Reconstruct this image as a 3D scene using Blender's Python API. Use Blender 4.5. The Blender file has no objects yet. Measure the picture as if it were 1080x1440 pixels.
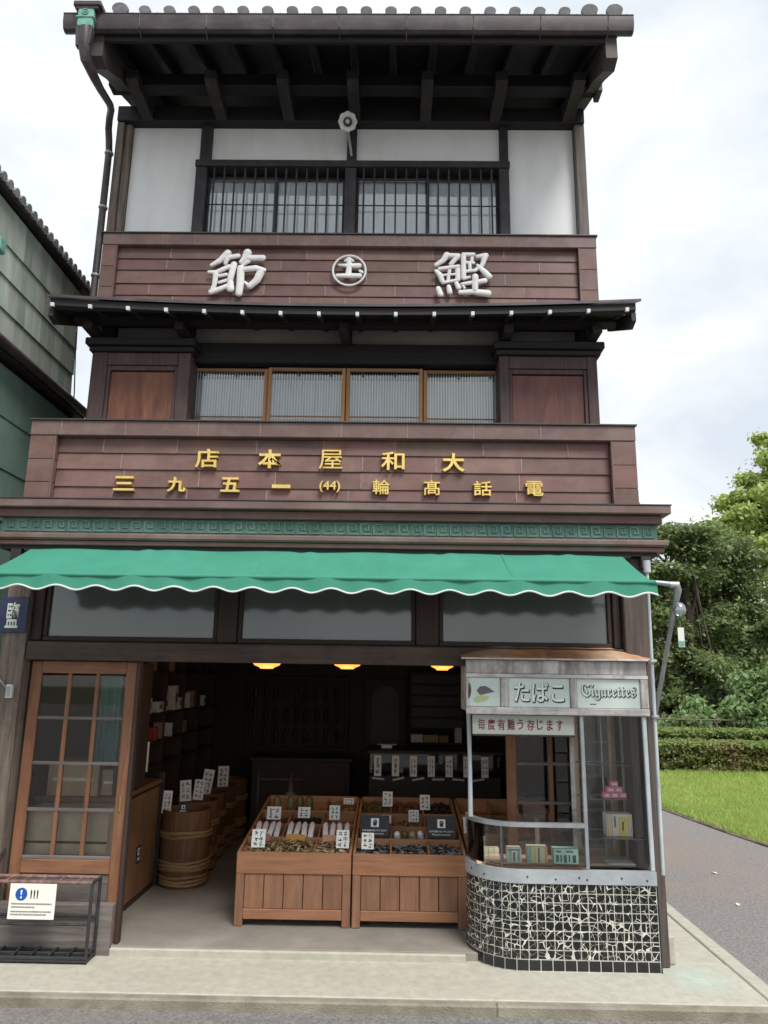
import bpy, bmesh, math, random
import numpy as np
from mathutils import Matrix, Vector
random.seed(7); rng = np.random.default_rng(7)
R = math.radians
scene = bpy.context.scene
col = scene.collection

# ------------------------------------------------------------------ camera
cam_d = bpy.data.cameras.new('camera'); cam = bpy.data.objects.new('camera', cam_d); col.objects.link(cam)
pit, yaw, rol = R(12.6), R(.75), R(.85)
fw = Vector((0, math.cos(pit), math.sin(pit))); up = Vector((0, -math.sin(pit), math.cos(pit))); rx = Vector((1, 0, 0))
xr = rx*math.cos(rol)+up*math.sin(rol); ur = -rx*math.sin(rol)+up*math.cos(rol)
Rz = Matrix.Rotation(yaw, 3, 'Z'); xr = Rz@xr; ur = Rz@ur; fw = Rz@fw
m = Matrix((xr, ur, -fw)).transposed().to_4x4(); m.translation = (0, -5.3, 1.775)
cam.matrix_world = m
cam_d.sensor_fit = 'HORIZONTAL'; cam_d.sensor_width = 36; cam_d.lens = 36*1040/1080
cam_d.clip_start = .05; cam_d.clip_end = 2000
scene.camera = cam

# ------------------------------------------------------------------ sky, sun, exposure
w = bpy.data.worlds.new('World'); scene.world = w; w.use_nodes = True
nt = w.node_tree; N = nt.nodes; L = nt.links
SUN_EL, SUN_AZ = 55, 150      # azimuth clockwise from +Y: behind the camera, a little to the right
sky = N.new('ShaderNodeTexSky'); sky.sky_type = 'NISHITA'; sky.sun_disc = False
sky.sun_elevation = R(SUN_EL); sky.sun_rotation = R(SUN_AZ)
bg = N['Background']; bg.inputs['Strength'].default_value = .1
tc = N.new('ShaderNodeTexCoord'); mp = N.new('ShaderNodeMapping'); mp.inputs['Scale'].default_value = (1, 1, 1.6)
L.new(tc.outputs['Generated'], mp.inputs['Vector'])
nz = N.new('ShaderNodeTexNoise'); nz.inputs['Scale'].default_value = 2.6; nz.inputs['Detail'].default_value = 7; nz.inputs['Roughness'].default_value = .55; nz.inputs['Distortion'].default_value = .4
L.new(mp.outputs[0], nz.inputs['Vector'])
cr = N.new('ShaderNodeValToRGB'); cr.color_ramp.elements[0].position = .36; cr.color_ramp.elements[0].color = (4.2, 4.6, 5.1, 1)
cr.color_ramp.elements[1].position = .6; cr.color_ramp.elements[1].color = (5.9, 6.1, 6.1, 1)
L.new(nz.outputs['Fac'], cr.inputs['Fac'])
n2 = N.new('ShaderNodeTexNoise'); n2.inputs['Scale'].default_value = 1.7; n2.inputs['Detail'].default_value = 5
mp2 = N.new('ShaderNodeMapping'); mp2.inputs['Location'].default_value = (3.1, 1.7, .4); L.new(tc.outputs['Generated'], mp2.inputs['Vector']); L.new(mp2.outputs[0], n2.inputs['Vector'])
r2 = N.new('ShaderNodeValToRGB'); r2.color_ramp.elements[0].position = .3; r2.color_ramp.elements[0].color = (.45,)*3+(1,)
r2.color_ramp.elements[1].position = .42; r2.color_ramp.elements[1].color = (1, 1, 1, 1)
L.new(n2.outputs['Fac'], r2.inputs['Fac'])
mx = N.new('ShaderNodeMix'); mx.data_type = 'RGBA'
L.new(r2.outputs['Color'], mx.inputs['Factor']); L.new(sky.outputs['Color'], mx.inputs['A']); L.new(cr.outputs['Color'], mx.inputs['B'])
L.new(mx.outputs['Result'], bg.inputs['Color'])
sl = bpy.data.lights.new('sun', 'SUN'); sl.energy = 2.2; sl.angle = R(25); sl.color = (1, .97, .92)
so = bpy.data.objects.new('sun', sl); col.objects.link(so)
az = R(SUN_AZ); sd = Vector((math.sin(az)*math.cos(R(SUN_EL)), math.cos(az)*math.cos(R(SUN_EL)), math.sin(R(SUN_EL))))
so.rotation_euler = sd.to_track_quat('Z', 'Y').to_euler(); so.location = sd*60
vs = scene.view_settings; vs.view_transform = 'Standard'; vs.look = 'None'; vs.exposure = 0.85; vs.gamma = 1

# ------------------------------------------------------------------ materials
MATS = {}
def mat(name, c1, c2=None, scale=(6, 6, 6), rough=.7, metal=0, bump=.15, bscale=None, dirt=None, dirt_amt=.0, dscale=1.3, dst=None, hue=0., rnd=.12, detail=6, spec=.4, lo=.35, hi=.65, coat=0):
    if name in MATS: return MATS[name]
    M = bpy.data.materials.new(name); M.use_nodes = True; MATS[name] = M
    t = M.node_tree; N = t.nodes; L = t.links; b = N['Principled BSDF']
    if c2 is None: c2 = tuple(v*.8 for v in c1)
    tc = N.new('ShaderNodeTexCoord'); mp = N.new('ShaderNodeMapping'); mp.inputs['Scale'].default_value = scale
    L.new(tc.outputs['Object'], mp.inputs['Vector'])
    oi = N.new('ShaderNodeObjectInfo'); mu = N.new('ShaderNodeMath'); mu.operation = 'MULTIPLY'; mu.inputs[1].default_value = 40; L.new(oi.outputs['Random'], mu.inputs[0])
    nz = N.new('ShaderNodeTexNoise'); nz.noise_dimensions = '4D'; nz.inputs['Scale'].default_value = 1; nz.inputs['Detail'].default_value = detail; nz.inputs['Roughness'].default_value = .6; nz.inputs['Distortion'].default_value = .6
    L.new(mp.outputs[0], nz.inputs['Vector']); L.new(mu.outputs[0], nz.inputs['W'])
    rp = N.new('ShaderNodeMapRange'); rp.inputs[1].default_value = lo; rp.inputs[2].default_value = hi; L.new(nz.outputs['Fac'], rp.inputs[0])
    mx = N.new('ShaderNodeMix'); mx.data_type = 'RGBA'; mx.inputs['A'].default_value = (*c1, 1); mx.inputs['B'].default_value = (*c2, 1); L.new(rp.outputs[0], mx.inputs['Factor'])
    out = mx.outputs['Result']
    if dirt:
        d = N.new('ShaderNodeTexNoise'); d.noise_dimensions = '4D'; d.inputs['Scale'].default_value = dscale; d.inputs['Detail'].default_value = 8; d.inputs['Roughness'].default_value = .7
        dm = N.new('ShaderNodeMapping'); dm.inputs['Scale'].default_value = dst or (1, 1, 1); L.new(tc.outputs['Object'], dm.inputs['Vector']); L.new(dm.outputs[0], d.inputs['Vector']); L.new(mu.outputs[0], d.inputs['W'])
        dr = N.new('ShaderNodeMapRange'); dr.inputs[1].default_value = .48; dr.inputs[2].default_value = .72; dr.inputs[4].default_value = dirt_amt; L.new(d.outputs['Fac'], dr.inputs[0])
        m2 = N.new('ShaderNodeMix'); m2.data_type = 'RGBA'; m2.inputs['B'].default_value = (*dirt, 1); L.new(dr.outputs[0], m2.inputs['Factor']); L.new(out, m2.inputs['A']); out = m2.outputs['Result']
    if rnd:
        rr = N.new('ShaderNodeMapRange'); rr.inputs[3].default_value = 1-rnd; rr.inputs[4].default_value = 1+rnd; L.new(oi.outputs['Random'], rr.inputs[0])
        hs = N.new('ShaderNodeHueSaturation'); L.new(rr.outputs[0], hs.inputs['Value'])
        if hue:
            hr_ = N.new('ShaderNodeMath'); hr_.operation = 'FRACT'; h2 = N.new('ShaderNodeMath'); h2.operation = 'MULTIPLY'; h2.inputs[1].default_value = 17.3; L.new(oi.outputs['Random'], h2.inputs[0]); L.new(h2.outputs[0], hr_.inputs[0])
            h3 = N.new('ShaderNodeMapRange'); h3.inputs[3].default_value = .5-hue; h3.inputs[4].default_value = .5+hue; L.new(hr_.outputs[0], h3.inputs[0]); L.new(h3.outputs[0], hs.inputs['Hue'])
        L.new(out, hs.inputs['Color']); out = hs.outputs['Color']
    L.new(out, b.inputs['Base Color'])
    b.inputs['Roughness'].default_value = rough; b.inputs['Metallic'].default_value = metal; b.inputs['Specular IOR Level'].default_value = spec
    b.inputs['Coat Weight'].default_value = coat
    if bump:
        bp = N.new('ShaderNodeBump'); bp.inputs['Strength'].default_value = bump; bp.inputs['Distance'].default_value = .01
        if bscale:
            bn = N.new('ShaderNodeTexNoise'); bn.inputs['Scale'].default_value = bscale; bn.inputs['Detail'].default_value = 5; L.new(tc.outputs['Object'], bn.inputs['Vector']); L.new(bn.outputs['Fac'], bp.inputs['Height'])
        else: L.new(nz.outputs['Fac'], bp.inputs['Height'])
        L.new(bp.outputs[0], b.inputs['Normal'])
    return M
def wood(name, c1, c2, axis='z', fine=60, rough=.65, **k):
    s = {'x': (2.2, fine, fine), 'y': (fine, 2.2, fine), 'z': (fine, fine, 2.2)}[axis]
    return mat(name, c1, c2, s, rough, bump=k.pop('bump', .25), detail=5, lo=.3, hi=.7, **k)
def emis(name, c, s):
    M = bpy.data.materials.new(name); M.use_nodes = True; b = M.node_tree.nodes['Principled BSDF']
    b.inputs['Base Color'].default_value = (*c, 1); b.inputs['Emission Color'].default_value = (*c, 1); b.inputs['Emission Strength'].default_value = s; MATS[name] = M; return M
def glass(name, tint=(.95, .97, .96), refl=.06, rough=.02, opac=0., opc=(.5, .5, .5)):
    M = bpy.data.materials.new(name); M.use_nodes = True; t = M.node_tree; N = t.nodes; L = t.links
    N.remove(N['Principled BSDF']); o = N['Material Output']
    tr = N.new('ShaderNodeBsdfTransparent'); tr.inputs['Color'].default_value = (*tint, 1)
    gl = N.new('ShaderNodeBsdfGlossy'); gl.inputs['Roughness'].default_value = rough
    fr = N.new('ShaderNodeFresnel'); fr.inputs['IOR'].default_value = 1.5
    ad = N.new('ShaderNodeMath'); ad.operation = 'ADD'; ad.use_clamp = True; ad.inputs[1].default_value = refl; L.new(fr.outputs[0], ad.inputs[0])
    base = tr.outputs[0]
    if opac:
        df = N.new('ShaderNodeBsdfDiffuse'); df.inputs['Color'].default_value = (*opc, 1)
        m0 = N.new('ShaderNodeMixShader'); m0.inputs[0].default_value = opac; L.new(tr.outputs[0], m0.inputs[1]); L.new(df.outputs[0], m0.inputs[2]); base = m0.outputs[0]
    ms = N.new('ShaderNodeMixShader'); L.new(ad.outputs[0], ms.inputs[0]); L.new(base, ms.inputs[1]); L.new(gl.outputs[0], ms.inputs[2]); L.new(ms.outputs[0], o.inputs['Surface'])
    MATS[name] = M; return M

copper = mat('brown_copper', (.172, .094, .080), (.122, .064, .055), (4, 4, 9), .55, .0, .12, dirt=(.21, .145, .13), dirt_amt=.5, dscale=2.6, dst=(1.6, 1, .6), rnd=.17, hue=.012)
copper_trim = mat('brown_copper_trim', (.170, .105, .092), (.118, .071, .063), (3, 5, 5), .48, 0, .1, dirt=(.25, .2, .185), dirt_amt=.65, dscale=2.5, rnd=.08)
seam_light = mat('seam_solder', (.30, .22, .21), (.18, .12, .12), (30, 30, 30), .6, bump=.05)
green_copper = mat('green_copper', (.075, .155, .120), (.04, .095, .075), (9, 9, 9), .6, 0, .1, dirt=(.15, .21, .17), dirt_amt=.5, dscale=4, rnd=.06)
green_relief = mat('green_copper_relief', (.125, .215, .175), (.06, .13, .115), (12, 12, 12), .6, 0, .1, dirt=(.05, .11, .12), dirt_amt=.5, dscale=5, rnd=.18)
verdigris = mat('verdigris', (.20, .43, .36), (.09, .25, .2), (20, 20, 20), .7, bump=.2)
dark_wood_x = wood('dark_wood_x', (.024, .020, .021), (.012, .011, .012), 'x')
dark_wood_y = wood('dark_wood_y', (.038, .032, .031), (.016, .014, .015), 'y', dirt=(.09, .075, .068), dirt_amt=.5, dscale=6)
dark_wood_z = wood('dark_wood_z', (.035, .03, .031), (.018, .016, .018), 'z')
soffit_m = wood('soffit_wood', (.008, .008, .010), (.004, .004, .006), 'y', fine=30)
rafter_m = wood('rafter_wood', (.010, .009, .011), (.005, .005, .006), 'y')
frame_blk = wood('black_frame_wood', (.045, .043, .047), (.022, .022, .026), 'z', dirt=(.12, .115, .115), dirt_amt=.35, dscale=8)
frame_blk_x = wood('black_frame_wood_x', (.045, .043, .047), (.022, .022, .026), 'x', dirt=(.12, .115, .115), dirt_amt=.35, dscale=8)
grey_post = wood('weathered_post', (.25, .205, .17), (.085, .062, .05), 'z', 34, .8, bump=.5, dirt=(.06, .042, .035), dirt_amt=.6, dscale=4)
beam_m = wood('lintel_wood', (.085, .055, .045), (.04, .026, .021), 'x', 40, .7, dirt=(.14, .10, .075), dirt_amt=.5, dscale=2.5)
post_brown = wood('brown_post', (.05, .03, .025), (.025, .016, .014), 'z', 40)
red_wood_z = wood('red_cedar_z', (.31, .145, .075), (.17, .072, .038), 'z', 26, .6, dirt=(.09, .04, .03), dirt_amt=.5, dscale=4)
red_wood_x = wood('red_cedar_x', (.33, .155, .08), (.18, .078, .04), 'x', 26, .6, dirt=(.09, .04, .03), dirt_amt=.4, dscale=4)
tob_panel = wood('shutter_panel_wood', (.30, .125, .075), (.13, .05, .035), 'z', 11, .6, dirt=(.12, .05, .04), dirt_amt=.6, dscale=3)
tob_panel2 = wood('shutter_panel_wood_dark', (.20, .085, .068), (.085, .036, .032), 'z', 11, .6, dirt=(.10, .05, .05), dirt_amt=.6, dscale=3)
tob_frame = wood('shutter_frame_wood', (.10, .06, .058), (.055, .033, .034), 'z', 40, dirt=(.15, .11, .1), dirt_amt=.4, dscale=4)
honey_z = wood('honey_sash_z', (.52, .28, .13), (.38, .19, .085), 'z', 60)
pale_door_z = wood('pale_door_z', (.70, .48, .30), (.52, .34, .2), 'z', 40)
pale_door_x = wood('pale_door_x', (.70, .48, .30), (.52, .34, .2), 'x', 40)
honey_x = wood('honey_sash_x', (.36, .20, .10), (.22, .12, .06), 'x', 60)
stand_x = wood('stand_wood_x', (.40, .195, .10), (.25, .11, .058), 'x', 34, .6, dirt=(.25, .10, .05), dirt_amt=.5, dscale=5)
stand_z = wood('stand_wood_z', (.30, .15, .085), (.185, .088, .05), 'z', 30, .65, dirt=(.16, .085, .055), dirt_amt=.6, dscale=6)
stand_in = wood('stand_inner_wood', (.38, .20, .10), (.25, .125, .06), 'x', 34)
panel_wood = wood('cabinet_wood', (.24, .125, .06), (.15, .075, .038), 'z', 14, dirt=(.1, .05, .03), dirt_amt=.4)
grey_wood_x = wood('grey_wood_x', (.20, .175, .16), (.09, .075, .068), 'x', 30, .8, bump=.4)
plaster = mat('white_plaster', (.84, .85, .85), (.78, .79, .79), (2, 2, 2), .9, bump=.05, dirt=(.62, .62, .59), dirt_amt=.55, dscale=2.2, dst=(1.5, 1, .35), rnd=.02)
plaster_shade = mat('shaded_white_plaster', (.35, .33, .31), (.26, .245, .23), (3, 3, 3), .9, bump=.05, rnd=.04)  # white plaster below the pent eave, with the eave's shade put into its colour
curtain = mat('white_curtain', (.80, .82, .86), (.68, .71, .76), (45, 3, 1.2), .9, bump=.3, rnd=.04)
blind = mat('pale_blind', (.80, .81, .81), (.7, .72, .72), (30, 30, 2), .85, bump=.05, rnd=.03)
tile_grey = mat('roof_tile_clay', (.30, .29, .30), (.20, .195, .205), (14, 14, 14), .55, bump=.1, dirt=(.36, .36, .35), dirt_amt=.4, dscale=6, rnd=.12)
gutter_m = mat('gutter_copper', (.078, .062, .066), (.05, .04, .043), (3, 12, 12), .45, .2, .05, rnd=.05, dirt=(.2, .18, .18), dirt_amt=.4, dscale=4)
white_paint = mat('white_paint', (.80, .80, .79), (.70, .70, .69), (9, 9, 9), .45, bump=.04, dirt=(.42, .41, .40), dirt_amt=.5, dscale=9, rnd=.03)
white_tip = mat('white_rafter_paint', (.85, .85, .84), (.75, .75, .74), (20, 20, 20), .6, bump=.02, rnd=.05)
gold = mat('gold_leaf', (.86, .66, .24), (.70, .49, .14), (18, 18, 18), .38, .6, .08, rnd=.05)
awn = mat('awning_canvas', (.046, .25, .17), (.038, .215, .145), (3, 3, 3), .75, bump=.05, bscale=220, rnd=0, dirt=(.06, .275, .19), dirt_amt=.6, dscale=1.6, dst=(2.2, .6, .6))
awn_edge = mat('white_piping', (.8, .82, .8), (.7, .73, .7), rough=.7, bump=0)
steel = mat('galvanised_steel', (.42, .44, .46), (.30, .32, .345), (9, 9, 9), .42, .55, .04, dirt=(.25, .24, .23), dirt_amt=.35, dscale=8, rnd=.05)
steel_blue = mat('blue_grey_steel', (.46, .49, .51), (.33, .36, .385), (5, 9, 9), .5, .25, .04, dirt=(.48, .52, .55), dirt_amt=.5, dscale=5, rnd=.05)
pipe_white = mat('pale_pipe_paint', (.55, .60, .62), (.40, .44, .46), (9, 9, 4), .5, bump=.05, dirt=(.3, .28, .26), dirt_amt=.4, dscale=12)
black_steel = mat('black_steel', (.042, .044, .047), (.025, .026, .028), (9, 9, 9), .5, .2, .05, dirt=(.10, .09, .085), dirt_amt=.4, dscale=9)
rust_rail = mat('rusty_rail', (.30, .19, .17), (.14, .075, .065), (25, 25, 25), .65, .1, .15)
peel = wood('peeling_paint_wood', (.70, .69, .67), (.30, .27, .255), 'z', 18, .8, bump=.8, dirt=(.12, .065, .06), dirt_amt=.85, dscale=7)
peel_x = wood('peeling_paint_wood_x', (.70, .69, .67), (.36, .33, .31), 'x', 34, .8, bump=.5, dirt=(.13, .10, .085), dirt_amt=.8, dscale=9)
rust_roof = mat('rusty_sheet', (.58, .28, .11), (.34, .11, .055), (5, 9, 9), .75, .0, .2, dirt=(.52, .46, .36), dirt_amt=.8, dscale=3, rnd=0)
milk = mat('milky_panel', (.62, .70, .66), (.55, .63, .59), (4, 4, 4), .25, bump=.0, dirt=(.48, .54, .50), dirt_amt=.4, dscale=5, rnd=.02)
ink = mat('black_ink', (.025, .025, .027), (.02, .02, .02), rough=.6, bump=0)
ink_grey = mat('grey_ink', (.16, .16, .17), (.13, .13, .14), rough=.7, bump=0)
ink_red = mat('faded_red_ink', (.22, .035, .035), (.08, .025, .025), (40, 40, 40), rough=.6, bump=0, lo=.4, hi=.6)
ink_white = mat('white_ink', (.82, .82, .82), (.78, .78, .78), rough=.6, bump=0)
paper = mat('white_paper', (.74, .73, .70), (.68, .67, .63), (8, 8, 8), .8, bump=.02, rnd=.05)
paper_warm = mat('cream_paper', (.78, .71, .52), (.7, .62, .45), (8, 8, 8), .8, bump=.02)
navy = mat('navy_enamel', (.02, .024, .085), (.014, .018, .06), (7, 7, 7), .3, bump=.03, dirt=(.06, .06, .1), dirt_amt=.4, dscale=15)
black_card = mat('black_card', (.03, .028, .03), (.02, .02, .02), rough=.5, bump=0)
tile_blk = mat('black_glaze', (.014, .014, .016), (.02, .02, .022), (20, 20, 20), .18, bump=.03, spec=.5, rnd=.2)
grout = mat('white_grout', (.66, .65, .60), (.45, .44, .40), (30, 30, 30), .85, bump=.1)
concrete = mat('concrete', (.46, .44, .37), (.38, .36, .30), (16, 16, 16), .9, bump=.2, bscale=90, dirt=(.30, .28, .23), dirt_amt=.4, dscale=1.8, dst=(.5, 1.2, 1), rnd=0)
kerb_m = mat('kerb_concrete', (.31, .285, .225), (.19, .17, .13), (5, 5, 5), .95, bump=.6, bscale=110, dirt=(.13, .115, .09), dirt_amt=.6, dscale=3.5, rnd=.08)
floor_m = mat('shop_floor_concrete', (.28, .255, .225), (.20, .185, .16), (2, 2, 2), .8, bump=.1, bscale=80, dirt=(.40, .35, .29), dirt_amt=.4, dscale=1.5, rnd=0)
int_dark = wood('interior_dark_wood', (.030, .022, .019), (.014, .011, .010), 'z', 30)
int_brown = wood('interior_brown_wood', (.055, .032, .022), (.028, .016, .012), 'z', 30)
barrel_m = wood('barrel_wood', (.185, .09, .04), (.10, .046, .022), 'z', 34, .6, dirt=(.05, .025, .015), dirt_amt=.5, dscale=5)
rope = mat('bamboo_hoop', (.36, .22, .10), (.21, .12, .055), (60, 60, 60), .6, bump=.4)
bark = mat('bark', (.075, .055, .042), (.03, .023, .018), (9, 9, 3), .95, bump=.8)
tealc = mat('teal_curtain', (.10, .22, .21), (.05, .12, .12), (30, 30, 1.5), .9, bump=.2)
card_brown = mat('brown_card', (.30, .20, .12), (.22, .14, .085), (4, 4, 4), .8, bump=.03)
mint = mat('mint_card', (.42, .68, .58), (.5, .72, .63), (10, 10, 10), .5, bump=0)
pink = mat('pink_card', (.80, .16, .30), (.72, .3, .38), (25, 25, 25), .5, bump=0, rnd=.1)
G_clear = glass('clear_glass', (.97, .985, .98), .0)
G_dark = glass('window_glass', (.98, .99, .99), .05, .015)
G_frost = glass('frosted_glass', (.6, .64, .63), .05, .10, .42, (.21, .225, .22))

def crackle():
    M = bpy.data.materials.new('black_white_crackle_tile'); M.use_nodes = True; t = M.node_tree; N = t.nodes; L = t.links; b = N['Principled BSDF']
    g = N.new('ShaderNodeNewGeometry'); nz = N.new('ShaderNodeTexNoise'); nz.inputs['Scale'].default_value = 16; nz.inputs['Detail'].default_value = 0
    L.new(g.outputs['Position'], nz.inputs['Vector'])
    sc = N.new('ShaderNodeVectorMath'); sc.operation = 'SCALE'; sc.inputs['Scale'].default_value = .03; L.new(nz.outputs['Color'], sc.inputs[0])
    ad = N.new('ShaderNodeVectorMath'); L.new(g.outputs['Position'], ad.inputs[0]); L.new(sc.outputs[0], ad.inputs[1])
    oi = N.new('ShaderNodeObjectInfo'); mu = N.new('ShaderNodeMath'); mu.operation = 'MULTIPLY'; mu.inputs[1].default_value = .0; L.new(oi.outputs['Random'], mu.inputs[0])
    v = N.new('ShaderNodeTexVoronoi'); v.feature = 'DISTANCE_TO_EDGE'; v.inputs['Scale'].default_value = 22; L.new(ad.outputs[0], v.inputs['Vector'])
    n3 = N.new('ShaderNodeTexNoise'); n3.inputs['Scale'].default_value = 26; n3.inputs['Detail'].default_value = 0; L.new(g.outputs['Position'], n3.inputs['Vector'])
    th = N.new('ShaderNodeMapRange'); th.inputs[1].default_value = .45; th.inputs[2].default_value = .75; th.inputs[3].default_value = .008; th.inputs[4].default_value = .075; L.new(n3.outputs['Fac'], th.inputs[0])
    lt = N.new('ShaderNodeMath'); lt.operation = 'LESS_THAN'; L.new(v.outputs['Distance'], lt.inputs[0]); L.new(th.outputs[0], lt.inputs[1])
    mx = N.new('ShaderNodeMix'); mx.data_type = 'RGBA'; mx.inputs['A'].default_value = (.012, .013, .012, 1); mx.inputs['B'].default_value = (.64, .62, .54, 1); L.new(lt.outputs[0], mx.inputs['Factor']); L.new(mx.outputs['Result'], b.inputs['Base Color'])
    b.inputs['Roughness'].default_value = .22; return M
crack = crackle()
def leafmat(name, c1, c2, c3):
    M = bpy.data.materials.new(name); M.use_nodes = True; t = M.node_tree; N = t.nodes; L = t.links; b = N['Principled BSDF']
    g = N.new('ShaderNodeNewGeometry'); nz = N.new('ShaderNodeTexNoise'); nz.inputs['Scale'].default_value = .9; nz.inputs['Detail'].default_value = 4; L.new(g.outputs['Position'], nz.inputs['Vector'])
    mr = N.new('ShaderNodeMapRange'); mr.inputs[1].default_value = .35; mr.inputs[2].default_value = .65; L.new(nz.outputs['Fac'], mr.inputs[0])
    mx = N.new('ShaderNodeMix'); mx.data_type = 'RGBA'; mx.inputs['A'].default_value = (*c1, 1); mx.inputs['B'].default_value = (*c2, 1); L.new(mr.outputs[0], mx.inputs['Factor'])
    n2 = N.new('ShaderNodeTexWhiteNoise'); sn = N.new('ShaderNodeVectorMath'); sn.operation = 'SNAP'; sn.inputs[1].default_value = (.13, .13, .13); L.new(g.outputs['Position'], sn.inputs[0]); L.new(sn.outputs[0], n2.inputs['Vector'])
    m2 = N.new('ShaderNodeMix'); m2.data_type = 'RGBA'; m2.inputs['B'].default_value = (*c3, 1); mm = N.new('ShaderNodeMath'); mm.operation = 'MULTIPLY'; mm.inputs[1].default_value = .7; L.new(n2.outputs['Value'], mm.inputs[0]); L.new(mm.outputs[0], m2.inputs['Factor']); L.new(mx.outputs['Result'], m2.inputs['A'])
    L.new(m2.outputs['Result'], b.inputs['Base Color']); b.inputs['Roughness'].default_value = .55
    o = N['Material Output']; tl = N.new('ShaderNodeBsdfTranslucent'); L.new(m2.outputs['Result'], tl.inputs['Color']); ms = N.new('ShaderNodeMixShader'); ms.inputs[0].default_value = .42
    L.new(b.outputs[0], ms.inputs[1]); L.new(tl.outputs[0], ms.inputs[2]); L.new(ms.outputs[0], o.inputs['Surface']); return M
leaf_light = leafmat('light_leaves', (0.394, 0.510, 0.116), (0.251, 0.383, 0.103), (0.578, 0.602, 0.233))
leaf_dark = leafmat('dark_needles', (0.095, 0.147, 0.063), (0.063, 0.105, 0.059), (0.179, 0.210, 0.084))
leaf_pine = leafmat('pine_needles', (0.134, 0.206, 0.068), (0.092, 0.145, 0.064), (0.266, 0.316, 0.115))
leaf_yel = leafmat('yellow_green_leaves', (0.281, 0.374, 0.084), (0.187, 0.281, 0.075), (0.374, 0.412, 0.131))
leaf_shrub = leafmat('shrub_leaves', (.21, .33, .115), (.15, .25, .085), (.33, .44, .2))
leaf_hedge = leafmat('hedge_leaves', (0.161, 0.242, 0.072), (0.205, 0.153, 0.072), (0.268, 0.287, 0.088))
leaf_hedge2 = leafmat('hedge_top_leaves', (0.204, 0.296, 0.077), (0.188, 0.266, 0.077), (0.296, 0.344, 0.110))
grass_m = leafmat('grass_blades', (0.367, 0.475, 0.119), (0.292, 0.410, 0.092), (0.475, 0.540, 0.184))

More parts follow.
